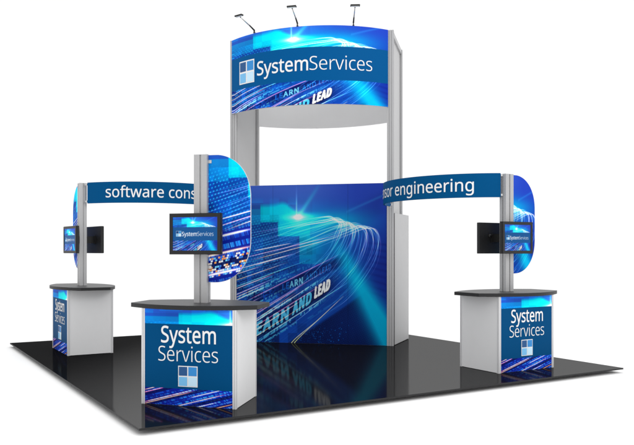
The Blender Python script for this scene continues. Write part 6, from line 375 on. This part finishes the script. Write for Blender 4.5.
def make_strip():
    """the street of lit code that shows along the foot of the kiosks and on the front wing"""
    h, w = 420, 900
    U, V = np.meshgrid((np.arange(w) + .5) / w * 2.15, (np.arange(h) + .5) / h)
    img = np.zeros((h, w, 3)) + np.array((10, 26, 120)) / 255
    mix = lambda img, col, a: img * (1 - a[..., None]) + np.array(col) / 255 * a[..., None]
    x, y = U * .87 - V * .5, V * .87 + U * .5             # rotated frame: x runs up to the right
    n = 15
    lane = np.floor(y * n).astype(int)
    for k in range(3):
        nb = 40 + 16 * k
        rnd = rng.random((80, 400))
        cell = np.floor((x + 2) * nb).astype(int)
        val = rnd[np.clip(lane + 5, 0, 79), np.clip(cell, 0, 399)]
        fy = (y * n) % 1; fx = ((x + 2) * nb) % 1
        on = (val > .55) & (fy > .2) & (fy < .8) & (fx > .18)
        lum = rng.random(80)[np.clip(lane + 5, 0, 79)] ** 1.2
        img = mix(img, ((20, 110, 235), (50, 190, 255), (140, 225, 255))[k], on * lum * (.8, .55, .35)[k])
    img = mix(img, (6, 8, 44), (rng.random(80)[np.clip(lane + 9, 0, 79)] < .38) * .75)
    img = mix(img, (8, 10, 60), np.clip(1 - U / .9, 0, 1) * .55)
    sharp = np.zeros((h, w, 3)); soft = np.zeros((h, w, 3))
    for i in range(17):
        c = -.2 + 1.75 * (i + rng.random() * .8) / 17
        t = np.linspace(-.7, 1.7, 3000); st = rng.uniform(-.5, .9); L = rng.uniform(.5, 1.1)
        amp = np.clip((t - st) / .15, 0, 1) * np.clip((st + L - t) / .3, 0, 1)
        X, Y = t * .87 + c * .5, -t * .5 + c * .87
        col = ((1, .40, .10), (1, .50, .18), (1, .88, .86), (1, .60, .20), (1, .26, .14), (1, .74, .66))[i % 6]
        splat(sharp, X / 2.15, Y, col, amp * 1.0); splat(soft, X / 2.15, Y, col, amp * .6)
    img = img + np.clip(blur(sharp, 2.0) * 2.2, 0, 1) + np.clip(blur(soft, 6), 0, .5) * .9
    return np.clip(img, 0, 1)
STRIP = make_strip()
def s2l(a):
    a = np.clip(a, 0, 1)
    return np.where(a <= .04045, a / 12.92, ((a + .055) / 1.055) ** 2.4)
def sample(img, u, v):
    h, w = img.shape[:2]
    x = np.clip(u * w - .5, 0, w - 1.001); y = np.clip(v * h - .5, 0, h - 1.001)
    x0, y0 = x.astype(int), y.astype(int); fx, fy = (x - x0)[..., None], (y - y0)[..., None]
    return (img[y0, x0] * (1 - fx) * (1 - fy) + img[y0, x0 + 1] * fx * (1 - fy) + img[y0 + 1, x0] * (1 - fx) * fy + img[y0 + 1, x0 + 1] * fx * fy)
def art(S, T, crop, gain=1.0, sat=1.0):
    u0, u1, v0, v1 = crop
    a = sample(ART, u0 + S * (u1 - u0), v0 + T * (v1 - v0)) * gain
    l = a.mean(-1, keepdims=True)
    return np.clip(l + (a - l) * sat, 0, 1)
HEADER_CROP = (-.03, .97, .105, .72)
BAND = np.array((2, 84, 142)) / 255

# ------------------------------------------------------------------ layout of the stand (metres)
FR, FL = np.array((4.93, 3.00)), np.array((3.122, 4.63))      # tower front uprights
D = np.array((.80, .77))                                       # towards the rear uprights
RR, RL = FR + D, FL + D
E_ = (FR - FL) / np.linalg.norm(FR - FL); N_ = np.array((E_[1], -E_[0]))   # along the wall, out of the wall
CH = np.linalg.norm(FR - FL)
ZT, ZB = 4.72, 3.565

def arc_points(A, B, h, n, ext=0.0):
    """arc from A to B bulging to the right of A->B by h; returns points, outward normals, length"""
    A, B = np.array(A, float), np.array(B, float); L = np.linalg.norm(B - A)
    R = (L * L / 4 + h * h) / (2 * h); d = (B - A) / L; o = np.array((d[1], -d[0]))
    th = math.asin(min(1, L / 2 / R)) if h < R else math.pi - math.asin(L / 2 / R)
    m = (A + B) / 2 - o * (R - h)
    def f(s):
        a = (np.asarray(s) * 2 - 1) * th
        nn = d * np.sin(a)[..., None] + o * np.cos(a)[..., None]
        return m + nn * R, nn
    return f, 2 * th * R

def arc_slab(bm, f, z0, z1, t_in, t_out, n=64, s0=0.0, s1=1.0):
    S = np.linspace(s0, s1, n); p, nn = f(S)
    a, b = p + nn * t_out, p + nn * t_in
    rows = []
    for q, z in ((a, z0), (a, z1), (b, z1), (b, z0)):
        rows.append([bm.verts.new((x, y, z)) for x, y in q])
    for k in range(4):
        r, s = rows[k], rows[(k + 1) % 4]
        for i in range(n - 1): bm.faces.new((r[i], r[i + 1], s[i + 1], s[i]))
    bm.faces.new([rows[k][0] for k in range(4)]); bm.faces.new([rows[k][-1] for k in (3, 2, 1, 0)])

def logo_mesh(place, parent, rim=.075):
    """2 x 2 squares with a white rim: place maps unit-square points to 3-D; depth is the third argument"""
    bmv, fs = [], []
    me = bpy.data.meshes.new('logo')
    r = rim; h = .5
    rects = [((0, 0, 1, 1), 0, M['white']),
             ((r * .7, h + r / 2, h - r / 2, 1 - r * .7), 1, M['logo_a']), ((h + r / 2, h + r / 2, 1 - r * .7, 1 - r * .7), 1, M['logo_b']),
             ((r * .7, r * .7, h - r / 2, h - r / 2), 1, M['logo_c']), ((h + r / 2, r * .7, 1 - r * .7, h - r / 2), 1, M['logo_d'])]
    for (x0, y0, x1, y1), d, m in rects:
        nc = 8; xs = np.linspace(x0, x1, nc + 1); b = len(bmv)
        q = place(np.array([(x, y) for x in xs for y in (y0, y1)], float), .002 * d)
        bmv += [tuple(p) for p in q]; me.materials.append(m)
        fs += [(b + 2 * k, b + 2 * k + 2, b + 2 * k + 3, b + 2 * k + 1) for k in range(nc)]
    me.from_pydata(bmv, [], fs)
    for i, p in enumerate(me.polygons): p.material_index = i // 8
    me.update()
    o = bpy.data.objects.new('logo', me); C.objects.link(o); o.parent = parent
    return o

# ------------------------------------------------------------------ ground and stand floor
bm = bmesh.new()
s = 400
bm.faces.new([bm.verts.new(p) for p in ((-s, -s, GZ), (s, -s, GZ), (s, s, GZ), (-s, s, GZ))])
gm = mat('white_ground', (.97, .97, .97), .9, spec=0.0)
tag(obj('ground', bm, gm), 'plain white ground around the black stand floor', kind='structure')

fm = bpy.data.materials.new('black_gloss_floor'); fm.use_nodes = True
nt = fm.node_tree; nt.nodes.clear()
out = nt.nodes.new('ShaderNodeOutputMaterial'); mixs = nt.nodes.new('ShaderNodeMixShader')
dif = nt.nodes.new('ShaderNodeBsdfDiffuse'); dif.inputs['Color'].default_value = (.006, .006, .0065, 1)
glo = nt.nodes.new('ShaderNodeBsdfGlossy'); glo.inputs['Roughness'].default_value = .09
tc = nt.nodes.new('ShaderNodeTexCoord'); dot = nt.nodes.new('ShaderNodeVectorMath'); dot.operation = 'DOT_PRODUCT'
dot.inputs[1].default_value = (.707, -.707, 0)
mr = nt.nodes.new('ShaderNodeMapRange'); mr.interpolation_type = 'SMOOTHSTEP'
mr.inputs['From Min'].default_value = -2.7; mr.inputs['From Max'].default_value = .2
mr.inputs['To Min'].default_value = .016; mr.inputs['To Max'].default_value = .15  # painted-in reflection falloff: mirror share fades towards the left corner, darkening the floor there
nz = nt.nodes.new('ShaderNodeTexNoise'); nz.inputs['Scale'].default_value = 2.2; nz.inputs['Detail'].default_value = 8
ad = nt.nodes.new('ShaderNodeMath'); ad.operation = 'MULTIPLY_ADD'; ad.inputs[1].default_value = .02; ad.inputs[2].default_value = .07
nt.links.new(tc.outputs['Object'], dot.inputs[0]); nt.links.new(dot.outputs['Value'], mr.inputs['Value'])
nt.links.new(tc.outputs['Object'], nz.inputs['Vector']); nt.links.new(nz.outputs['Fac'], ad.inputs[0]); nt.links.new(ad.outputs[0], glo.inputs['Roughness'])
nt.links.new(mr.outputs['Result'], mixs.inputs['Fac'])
nt.links.new(dif.outputs[0], mixs.inputs[1]); nt.links.new(glo.outputs[0], mixs.inputs[2]); nt.links.new(mixs.outputs[0], out.inputs['Surface'])
bm = bmesh.new(); SQ = 6.1
box(bm, 0, SQ, 0, SQ, -.018, 0)
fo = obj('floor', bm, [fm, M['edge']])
for p in fo.data.polygons:
    if abs(p.normal.z) < .5: p.material_index = 1
tag(fo, 'glossy black square floor of the exhibition stand', kind='structure')

# ------------------------------------------------------------------ tower
tower = empty('display_tower', (*((FL + FR) / 2), 0))
tag(tower, 'tall grey exhibition tower with curved blue header and blue printed back wall', 'display tower')
tower.rotation_euler = (0, 0, 0)
TI = Matrix.Translation(-Vector((*((FL + FR) / 2), 0)))
def adopt(o, par=tower):
    o.data.transform(TI); o.parent = par; return o
ang = math.atan2(E_[1], E_[0])
prof = channel_profile(.10, .09, 2, 2, .010, .010)
def upright(c):
    bm = bmesh.new()
    prism(bm, [(c[0] + x * math.cos(ang) - y * math.sin(ang), c[1] + x * math.sin(ang) + y * math.cos(ang)) for x, y in prof], 0, ZT)
    return adopt(obj('post', bm, M['alu']))
for c in (FR, FL, RR, RL): upright(c)
for a, b in ((FR, RR), (FL, RL)):
    dd = (b - a) / np.linalg.norm(b - a); L = np.linalg.norm(b - a)
    mtx = Matrix.Translation((*a, 0)) @ Matrix.Rotation(math.atan2(dd[1], dd[0]), 4, 'Z')
    bm = bmesh.new(); box(bm, .055, L - .055, -.012, .012, .05, ZT - .075, mtx)
    adopt(obj('side_panel', bm, M['cupboard']))
    for z0, z1 in ((ZT - .075, ZT - .002), (.0, .05)):
        bm = bmesh.new(); box(bm, .055, L - .055, -.04, .04, z0, z1, mtx)
        adopt(obj('side_rail', bm, M['alu'], bevel=.004))

# curved headers: front faces the viewer, rear faces away
def header(A, B, name):
    f, L = arc_points(A, B, .47, 64)
    bm = bmesh.new(); arc_slab(bm, f, ZB, ZT, -.03, 0, 72)
    h = adopt(obj(name, bm, M['back'] if name == 'front_header' else M['tower']))
    nu, nv = 620, 300
    S, T = np.meshgrid(np.linspace(0, 1, nu), np.linspace(0, 1, nv))
    p, nn = f(S)
    P = np.concatenate([p + nn * .003, (ZT - .002 - T * (ZT - ZB - .004))[..., None]], -1)
    rgb = art(S, T, HEADER_CROP, 1.06, 1.04)
    b = np.clip(.5 + (.215 - np.abs(T - .485)) * 250, 0, 1)[..., None]
    rgb = rgb * (1 - b) + BAND * b
    adopt(grid_mesh('graphic_panel', P, s2l(rgb), M['print']), h)
    # band lettering: s across the arc, t measured down from the top edge
    def bend(x, z, dep):
        q, m = f(x); return np.concatenate([q + m * (.003 + dep), z[:, None]], 1)
    return h, f, L, bend
h, f, L, bend = header(FL - E_ * .03 - D * .03, FR - E_ * .03 - D * .05, 'front_header')
CAPH = .205
def header_letters(h, L, bend, s_logo, s_a, s_b, s_c):
    zb = ZT - .565 * (ZT - ZB)
    wS = TXT['system'][0][:, 0].max(); wV = TXT['services'][0][:, 0].max()
    for key, a, b, w in (('system', s_a, s_b, wS), ('services', s_b + .008, s_c, wV)):
        for o in lettering(key, lambda v: bend(a + (b - a) * v[:, 0] / w, zb + v[:, 1] / CAP * CAPH, .004), h): adopt(o, h)
    z0, z1 = ZT - .64 * (ZT - ZB), ZT - .335 * (ZT - ZB)
    o = logo_mesh(lambda v, d: bend(s_logo[0] + (s_logo[1] - s_logo[0]) * v[:, 0], z0 + (z1 - z0) * v[:, 1], .004 + d), h); adopt(o, h)
header_letters(h, L, bend, LOGO_S, *TEXT_S)
h2, f2, L2, bend2 = header(RR, RL, 'rear_header')

# back wall graphic between the front uprights
bm = bmesh.new()
mtx = Matrix.Translation((*FL, 0)) @ Matrix.Rotation(ang, 4, 'Z')
box(bm, .05, CH - .05, -.028, .012, .0, 2.438, mtx)
bw = adopt(obj('back_wall', bm, M['back']))
nu, nv = 440, 520
S, T = np.meshgrid(np.linspace(0, 1, nu), np.linspace(0, 1, nv))
P = np.zeros((nv, nu, 3)); XX = .051 + S * (CH - .102)
P[..., 0] = FL[0] + E_[0] * XX + N_[0] * .031; P[..., 1] = FL[1] + E_[1] * XX + N_[1] * .031; P[..., 2] = 2.436 - T * 2.435
wall = art(S, T, (0, 1, 0, 1), .86, 1.0)
seam = np.abs(((S * 4) % 1) - .5) > .497
wall = wall * (1 - .25 * seam[..., None])
adopt(grid_mesh('graphic_panel', P, s2l(wall), M['print']), bw)

# storage cupboard on the right flank
P2, P3 = np.array((5.005, 2.99)), np.array((5.713, 3.515))
dd = (P3 - P2) / np.linalg.norm(P3 - P2); L = np.linalg.norm(P3 - P2)
mtx = Matrix.Translation((*P2, 0)) @ Matrix.Rotation(math.atan2(dd[1], dd[0]), 4, 'Z')
bm = bmesh.new(); prism(bm, [(0, 0), (L, 0), (L - .06, .16), (.05, .055)], .008, 1.99, mtx)
cl = adopt(obj('storage_cupboard', bm, M['cupboard'], bevel=.004))
bm = bmesh.new(); prism(bm, [(.01, .012), (L - .015, .012), (L - .075, .15), (.05, .05)], .0, .008, mtx)
adopt(obj('plinth', bm, M['edge']), cl)

# ------------------------------------------------------------------ lamps clipped to the header
fh, Lh = arc_points(FL - E_ * .03 - D * .03, FR - E_ * .03 - D * .05, .47, 64)
for s_, lab in zip(LAMP_S, ('black arm spotlight clipped to the left of the curved tower header', 'black arm spotlight clipped to the middle of the curved tower header', 'black arm spotlight clipped to the right of the curved tower header')):
    p = fh(np.array([s_]))[0][0]; n = fh(np.array([.5 + (s_ - .5) * (.45 if s_ > .5 else 1)]))[1][0]; aim = math.atan2(n[1], n[0])
    lamp = empty('arm_light', (*p, ZT), aim)
    tag(lamp, lab, 'spotlight', 'spotlights along the top of the tower header')
    bm = bmesh.new(); box(bm, -.040, -.031, -.016, .016, -.05, .008); box(bm, -.040, .010, -.014, .014, .002, .012); box(bm, -.010, .010, -.008, .008, .012, .05)
    obj('clamp', bm, M['dark'], lamp, bevel=.003)
    bm = bmesh.new(); tube(bm, (.0, 0, .045), (.12, 0, .095), .013, .010, 10)
    obj('arm_sleeve', bm, M['dark'], lamp, True)
    bm = bmesh.new(); tube(bm, (.11, 0, .09), (.335, 0, .168), .0095, .008, 8)
    obj('arm', bm, M['chrome'], lamp, True)
    bm = bmesh.new(); box(bm, .326, .380, -.068, .068, .1655, .187); tube(bm, (.33, 0, .17), (.31, 0, .155), .012, .008, 8)
    hd = obj('lamp_head', bm, M['dark'], lamp, bevel=.005)
    bm = bmesh.new(); box(bm, .334, .371, -.058, .058, .163, .1652)
    obj('lens', bm, M['lens'], hd)

# ------------------------------------------------------------------ arched name banners
BZ0, BZ1 = 2.07, 2.365
def banner(A, B, key, s0, s1, label, BZ0, BZ1):
    o = empty('arched_banner', (*A, BZ0))
    tag(o, label, 'banner')
    ti = Matrix.Translation(-Vector((*A, BZ0)))
    f, L = arc_points(A, B, .62, 60)
    bm = bmesh.new(); arc_slab(bm, f, BZ0, BZ1, -.022, 0, 72)
    p = obj('banner_panel', bm, M['blue'], o); p.data.transform(ti)
    w = TXT[key][0][:, 0].max(); cap = .153
    def place(v):
        q, m = f(s0 + (s1 - s0) * v[:, 0] / w)
        return np.concatenate([q + m * .004, (BZ0 + .078 + v[:, 1] / CAP * cap)[:, None]], 1)
    for t in lettering(key, place, p): t.data.transform(ti)
    for s_ in (0.004, .996):
        pp, nn = f(np.array([s_])); pp, nn = pp[0], nn[0]
        for z in (BZ0 + .02, BZ1 - .035):
            bm = bmesh.new()
            mt = Matrix.Translation((*pp, z)) @ Matrix.Rotation(math.atan2(nn[1], nn[0]), 4, 'Z')
            sg = 1 if s_ > .5 else -1
            box(bm, -.034, .006, -.016 + sg * .028, .016 + sg * .028, -.004, .022, mt)
            k = obj('bracket', bm, M['chrome'], o, bevel=.002); k.data.transform(ti)
    return f, L
banner((.80, 4.60), (3.0, 4.62), 'soft', *SOFT_S, 'curved blue banner reading software consulting, beside the left kiosk', 2.09, 2.385)
banner((4.80, 2.87), (4.843, .766), 'sensor', *SENSOR_S, 'curved blue banner reading sensor engineering, between the tower and right kiosk', 2.075, 2.37)

# ------------------------------------------------------------------ counter kiosks
A_, B_, HC = .927, .627, .888
def wing_outline(z0, z1, n=22):
    x0, x1 = .0665, .487
    w = x1 - x0; e = .42
    pts = [(x0, z0)]
    for k in range(n + 1):
        a = -math.pi / 2 + math.pi / 2 * k / n
        pts.append((x0 + .05 + (w - .05) * max(0, math.cos(a)) ** .92, z0 + e + e * -abs(math.sin(a)) ** .92 if a < 0 else z0 + e))
    for k in range(n + 1):
        a = math.pi / 2 * k / n
        pts.append((x0 + .05 + (w - .05) * max(0, math.cos(a)) ** .92, z1 - e + e * abs(math.sin(a)) ** .92))
    pts.append((x0, z1))
    return pts

def kiosk(loc, rz, side, label, wing_crop, wing_gain, wing_low=False, px=0.0, zt=2.355, zw=1.14, hx=.665):
    o = empty('counter_kiosk', loc, rz)
    tag(o, label, 'kiosk')
    # body: side and rear panels between corner extrusions
    for nm, bx in (('side_panel', (A_ / 2 - .012, A_ / 2 - .002, -B_ / 2 + .034, B_ / 2 - .034)), ('side_panel', (-A_ / 2 + .002, -A_ / 2 + .012, -B_ / 2 + .034, B_ / 2 - .034)), ('rear_panel', (-A_ / 2 + .034, A_ / 2 - .034, B_ / 2 - .012, B_ / 2 - .002))):
        bm = bmesh.new(); box(bm, *bx, .004, HC - .002); obj(nm, bm, M['panel'], o)
    for sx in (-1, 1):
        for sy in (-1, 1):
            cx, cy = sx * (A_ / 2 - .017), sy * (B_ / 2 - .017)
            bm = bmesh.new(); prism(bm, [(cx + x, cy + y) for x, y in channel_profile(.034, .034, 1, 1, .006, .006)], 0, HC - .001)
            obj('corner_post', bm, M['frame'], o)
    bm = bmesh.new(); box(bm, -A_ / 2 + .034, A_ / 2 - .034, -B_ / 2 + .004, -B_ / 2 + .014, .002, HC - .002)
    fp = obj('front_panel', bm, M['back'], o)
    nu, nv = 330, 340
    S, T = np.meshgrid(np.linspace(0, 1, nu), np.linspace(0, 1, nv))
    P = np.zeros((nv, nu, 3)); P[..., 0] = -A_ / 2 + .035 + S * (A_ - .07); P[..., 1] = -B_ / 2 + .002; P[..., 2] = HC - .003 - T * (HC - .006)
    topc = art(S, T / .155, (.0, .42, .095, .205), 1.1, 1.1)
    botc = sample(STRIP, .04 + S * .62, .08 + .50 * np.clip((T - .825) / .175, 0, 1)) * 1.45
    rgb = np.where((T < .155)[..., None], topc, np.where((T > .825)[..., None], botc, np.array((0, 72, 120)) / 255))
    grid_mesh('graphic_panel', P, s2l(rgb), M['print'], fp)
    yf = -B_ / 2
    wS = TXT['system'][0][:, 0].max(); wV = TXT['services'][0][:, 0].max()
    def put(key, x0, x1, zb, cap):
        w = TXT[key][0][:, 0].max()
        lettering(key, lambda v: np.stack([x0 + (x1 - x0) * v[:, 0] / w, np.full(len(v), yf - .001), zb + v[:, 1] / CAP * cap], 1), fp)
    put('system', -.265, .272, .578, .150)
    put('services', -.292, .292, .406, .140)
    lz, ls = .178, .190
    logo_mesh(lambda v, d: np.stack([-.095 + ls * v[:, 0], np.full(len(v), yf - .0005 - d), lz + ls * v[:, 1]], 1), fp, .06)
    # bowed worktop
    hd, bow = .20, .43
    pts = []
    for sg in (-1, 1):
        for k in range(25):
            t = -1 + 2 * k / 24
            x = hx * t if sg == -1 else -hx * t
            pts.append((x, sg * (hd + (bow - hd) * (1 - t * t))))
    bm = bmesh.new(); prism(bm, pts, HC, HC + .04)
    for fc in bm.faces:
        fc.material_index = 0
    wt = obj('worktop', bm, [M['top'], M['edge']], o, bevel=.004)
    for p in wt.data.polygons:
        if abs(p.normal.z) < .5: p.material_index = 1
    # upright and wing
    bm = bmesh.new(); prism(bm, [(x + px, y) for x, y in channel_profile(.131, .10, 1, 1, .016, .012)], HC + .04, zt)
    po = obj('post', bm, M['alu'], o)
    bm = bmesh.new(); box(bm, px - .067, px + .067, -.0515, .0515, zt, zt + .006); obj('cap', bm, M['frame'], po)
    out_ = [(side * x + px, z) for x, z in wing_outline(zw, zt)]
    bm = bmesh.new()
    a = [bm.verts.new((x, -.008, z)) for x, z in out_]; b = [bm.verts.new((x, .008, z)) for x, z in out_]
    bm.faces.new(a); bm.faces.new(b[::-1]); n = len(a)
    for i in range(n): bm.faces.new((a[i], a[(i + 1) % n], b[(i + 1) % n], b[i]))
    wg = obj('wing_panel', bm, M['back'], o)
    # printed faces follow the wing outline: each row spans the width found there
    zs = np.linspace(zw + .003, zt - .003, 420)
    ol = np.array(wing_outline(zw, zt)); ol = ol[np.argsort(ol[:, 1], kind='stable')]
    rx = []
    full = wing_outline(zw, zt)
    for z in zs:
        mx = .0665
        for i in range(len(full)):
            (xa, za), (xb, zb) = full[i], full[(i + 1) % len(full)]
            if (za - z) * (zb - z) <= 0 and za != zb: mx = max(mx, xa + (xb - xa) * (z - za) / (zb - za))
        rx.append(mx - .002)
    rx = np.array(rx); nu = 170
    S = np.linspace(0, 1, nu)[None, :] * np.ones((len(zs), 1))
    X = .0675 + S * (rx[:, None] - .0675); Zg = zs[::-1][:, None] * np.ones((1, nu)); X = X[::-1]
    for fy in (-1, 1):
        P = np.stack([side * X + px, np.full_like(X, fy * .0105), Zg], -1)
        ss = (X - .0665) / .42; ss = ss if side * fy < 0 else 1 - ss
        tt = (zt - Zg) / (zt - zw)
        rgb = art(ss, tt, wing_crop, wing_gain, 1.08)
        if wing_low:                                      # lit code along the foot of the wing
            sk = tt + .075 * (ss - .5)
            lo = sample(STRIP, .30 + .30 * ss, np.clip((tt - .55) * 1.15 - .283 * (ss - 1), 0, 1)) * 1.25
            row = np.floor(sk * 58).astype(int); cell = np.floor(ss * 19 + row * .37).astype(int)
            rt = rng.random((80, 40)); pick = rt[row % 80, cell % 40]
            lit = (pick > .40) & (sk > .765) & (sk < .93) & ((sk * 58) % 1 > .2) & ((ss * 19 + row * .37) % 1 > .15) & (row % 4 > 0)
            warm = np.array(((255, 240, 225), (255, 170, 90), (120, 210, 255), (60, 130, 235), (235, 245, 255))) / 255
            lo = np.where(lit[..., None], warm[(pick * 977).astype(int) % 5], lo)
            k = np.clip((sk - .56) / .04, 0, 1)[..., None]
            rgb = rgb * (1 - k) + lo * k
        if side * fy > 0: P = P[:, ::-1]; rgb = rgb[:, ::-1]
        grid_mesh('graphic_panel', P, s2l(rgb), M['print'], wg)
    for z in (1.25, 2.25):
        bm = bmesh.new(); box(bm, px + min(side * .06, side * .10), px + max(side * .06, side * .10), -.018, -.0115, z, z + .03)
        obj('clip', bm, M['chrome'], wg)
    return o

SCREEN = None
def screen_art():
    w, h = 560, 400
    S, T = np.meshgrid((np.arange(w) + .5) / w, (np.arange(h) + .5) / h)
    a = art(S, T, HEADER_CROP, 1.08, 1.1)
    b = (np.abs(T - .50) < .20)[..., None]
    a = np.where(b, np.array((8, 86, 150)) / 255, a)
    wS = TXT['system'][0][:, 0].max(); wV = TXT['services'][0][:, 0].max()
    white = lambda x: (.97, .98, 1)
    raster_text(a, 'system', lambda v: np.stack([.205 + .34 * v[:, 0] / wS, .565 - v[:, 1] / CAP * .125], 1), white)
    raster_text(a, 'services', lambda v: np.stack([.555 + .36 * v[:, 0] / wV, .565 - v[:, 1] / CAP * .125], 1), white)
    for x0, y0, c in ((0, 0, (20, 70, 130)), (1, 0, (60, 150, 215)), (0, 1, (130, 195, 235)), (1, 1, (205, 232, 248))):
        px, py = .075 + x0 * .058, .415 + y0 * .082
        a[int(py * h) - 2:int((py + .078) * h) + 2, int(px * w) - 2:int((px + .054) * w) + 2] = .97
        a[int(py * h):int((py + .078) * h), int(px * w):int((px + .054) * w)] = np.array(c) / 255
    return blur(a, .8)
SCREEN = screen_art()

def monitor(kloc, krz, off, facing, label, group, cx=0.0, turn=0.0):
    """facing -1: looks along the kiosk's front; +1: looks to its rear"""
    base = Matrix.Translation(kloc) @ Matrix.Rotation(krz, 4, 'Z')
    loc = base @ Vector((cx, off, 1.578))
    o = empty('monitor', loc, krz + turn + (math.pi if facing > 0 else 0))
    tag(o, label, 'monitor', group)
    w, h = .258, .192
    bm = bmesh.new(); box(bm, -w, w, -.016, .022, -h, h)
    cs = obj('casing', bm, M['black'], o, bevel=.005)
    bm = bmesh.new()
    for r in ((-w + .004, w - .004, h - .036, h - .004), (-w + .004, w - .004, -h + .004, -h + .036), (-w + .004, -w + .036, -h + .036, h - .036), (w - .036, w - .004, -h + .036, h - .036)):
        box(bm, r[0], r[1], -.024, -.0165, r[2], r[3])
    obj('bezel', bm, M['black'], o)
    nu, nv = 280, 200
    S, T = np.meshgrid(np.linspace(0, 1, nu), np.linspace(0, 1, nv))
    P = np.stack([-w + .037 + S * (2 * w - .074), np.full_like(S, -.0185), h - .037 - T * (2 * h - .074)], -1)
    grid_mesh('screen', P, s2l(sample(SCREEN, S, T)), M['screen'], o)
    d = abs(off) - .05
    bm = bmesh.new(); box(bm, -.06, .06, .0225, .032, -.06, .06); box(bm, -.03, .03, .032, d - .001, -.05, .05)
    mo = obj('wall_bracket', bm, M['dark'], o, bevel=.003)
    bm = bmesh.new(); tube(bm, (.085, .0225, .03), (.085, .032, .03), .022, .022, 16)
    obj('knob', bm, M['dark'], o, True)
    return o

K = [((.876, .79, 0), math.radians(-45), 1, 'front kiosk with white System Services lettering on its wide blue front, nearest the viewer', (.04, .30, .13, .70), 1.05, True, .018, 2.33, 1.12, .628),
     ((4.926, .749, 0), 0.0, 1, 'right kiosk with dark worktop and blue front, standing under the sensor engineering banner', (.66, .94, -.02, .74), .95),
     ((.762, 4.74, 0), math.radians(-90), -1, 'left rear kiosk seen edge on, its plain grey side panel turned to the viewer', (.10, .5, .1, .8), 1.0, False, 0.0, 2.38, 1.15, .715)]
for k in K: kiosk(*k)
MG = 'monitors mounted on the kiosk posts'
monitor(K[0][0], K[0][1], -.16, -1, 'black framed monitor with bright System Services screen on the front kiosk post', MG, .015)
monitor(K[1][0], K[1][1], -.155, -1, 'black framed monitor showing its lit screen on the right kiosk post', MG)
monitor(K[1][0], K[1][1], .215, 1, 'monitor seen from its plain black back on the right kiosk post', MG)
monitor(K[2][0], K[2][1], -.155, -1, 'monitor on the left kiosk post with its lit screen seen at a slant', MG, 0.0, math.radians(6))
monitor(K[2][0], K[2][1], .185, 1, 'black monitor seen from behind under the software banner on the left kiosk post', MG, 0.0, math.radians(8))

# ------------------------------------------------------------------ light
sc = bpy.context.scene
w = bpy.data.worlds.new('World'); sc.world = w; w.use_nodes = True
w.node_tree.nodes['Background'].inputs['Color'].default_value = (1, 1, 1, 1)
w.node_tree.nodes['Background'].inputs['Strength'].default_value = WORLD
def lamp(name, loc, target, size, power, col=(1, 1, 1)):
    l = bpy.data.lights.new(name, 'AREA'); l.shape = 'DISK'; l.size = size; l.energy = power; l.color = col
    o = bpy.data.objects.new(name, l); C.objects.link(o); o.location = loc
    o.rotation_euler = (Vector(target) - Vector(loc)).to_track_quat('-Z', 'Y').to_euler()
lamp('key_softbox', (5.0, -12, 9), (3, 3, 1), 6.0, KEY)
lamp('top_softbox', (3, 1, 14), (3, 3, 0), 10.0, TOP)

# ------------------------------------------------------------------ camera
cam = bpy.data.cameras.new('camera'); co = bpy.data.objects.new('camera', cam); C.objects.link(co); sc.camera = co
co.location = (-1.867, -5.507, 1.419)
co.rotation_euler = (math.pi / 2, 0, 1.062 - math.pi / 2)
cam.sensor_width = 36; cam.lens = 36 * 716.553 / 634
cam.shift_x = (317 - 270.917) / 634; cam.shift_y = (250.926 - 222.5) / 634
cam.clip_start = .05; cam.clip_end = 2000
sc.view_settings.view_transform = 'Standard'; sc.view_settings.look = 'None'; sc.view_settings.exposure = 0
sc.cycles.max_bounces = 8
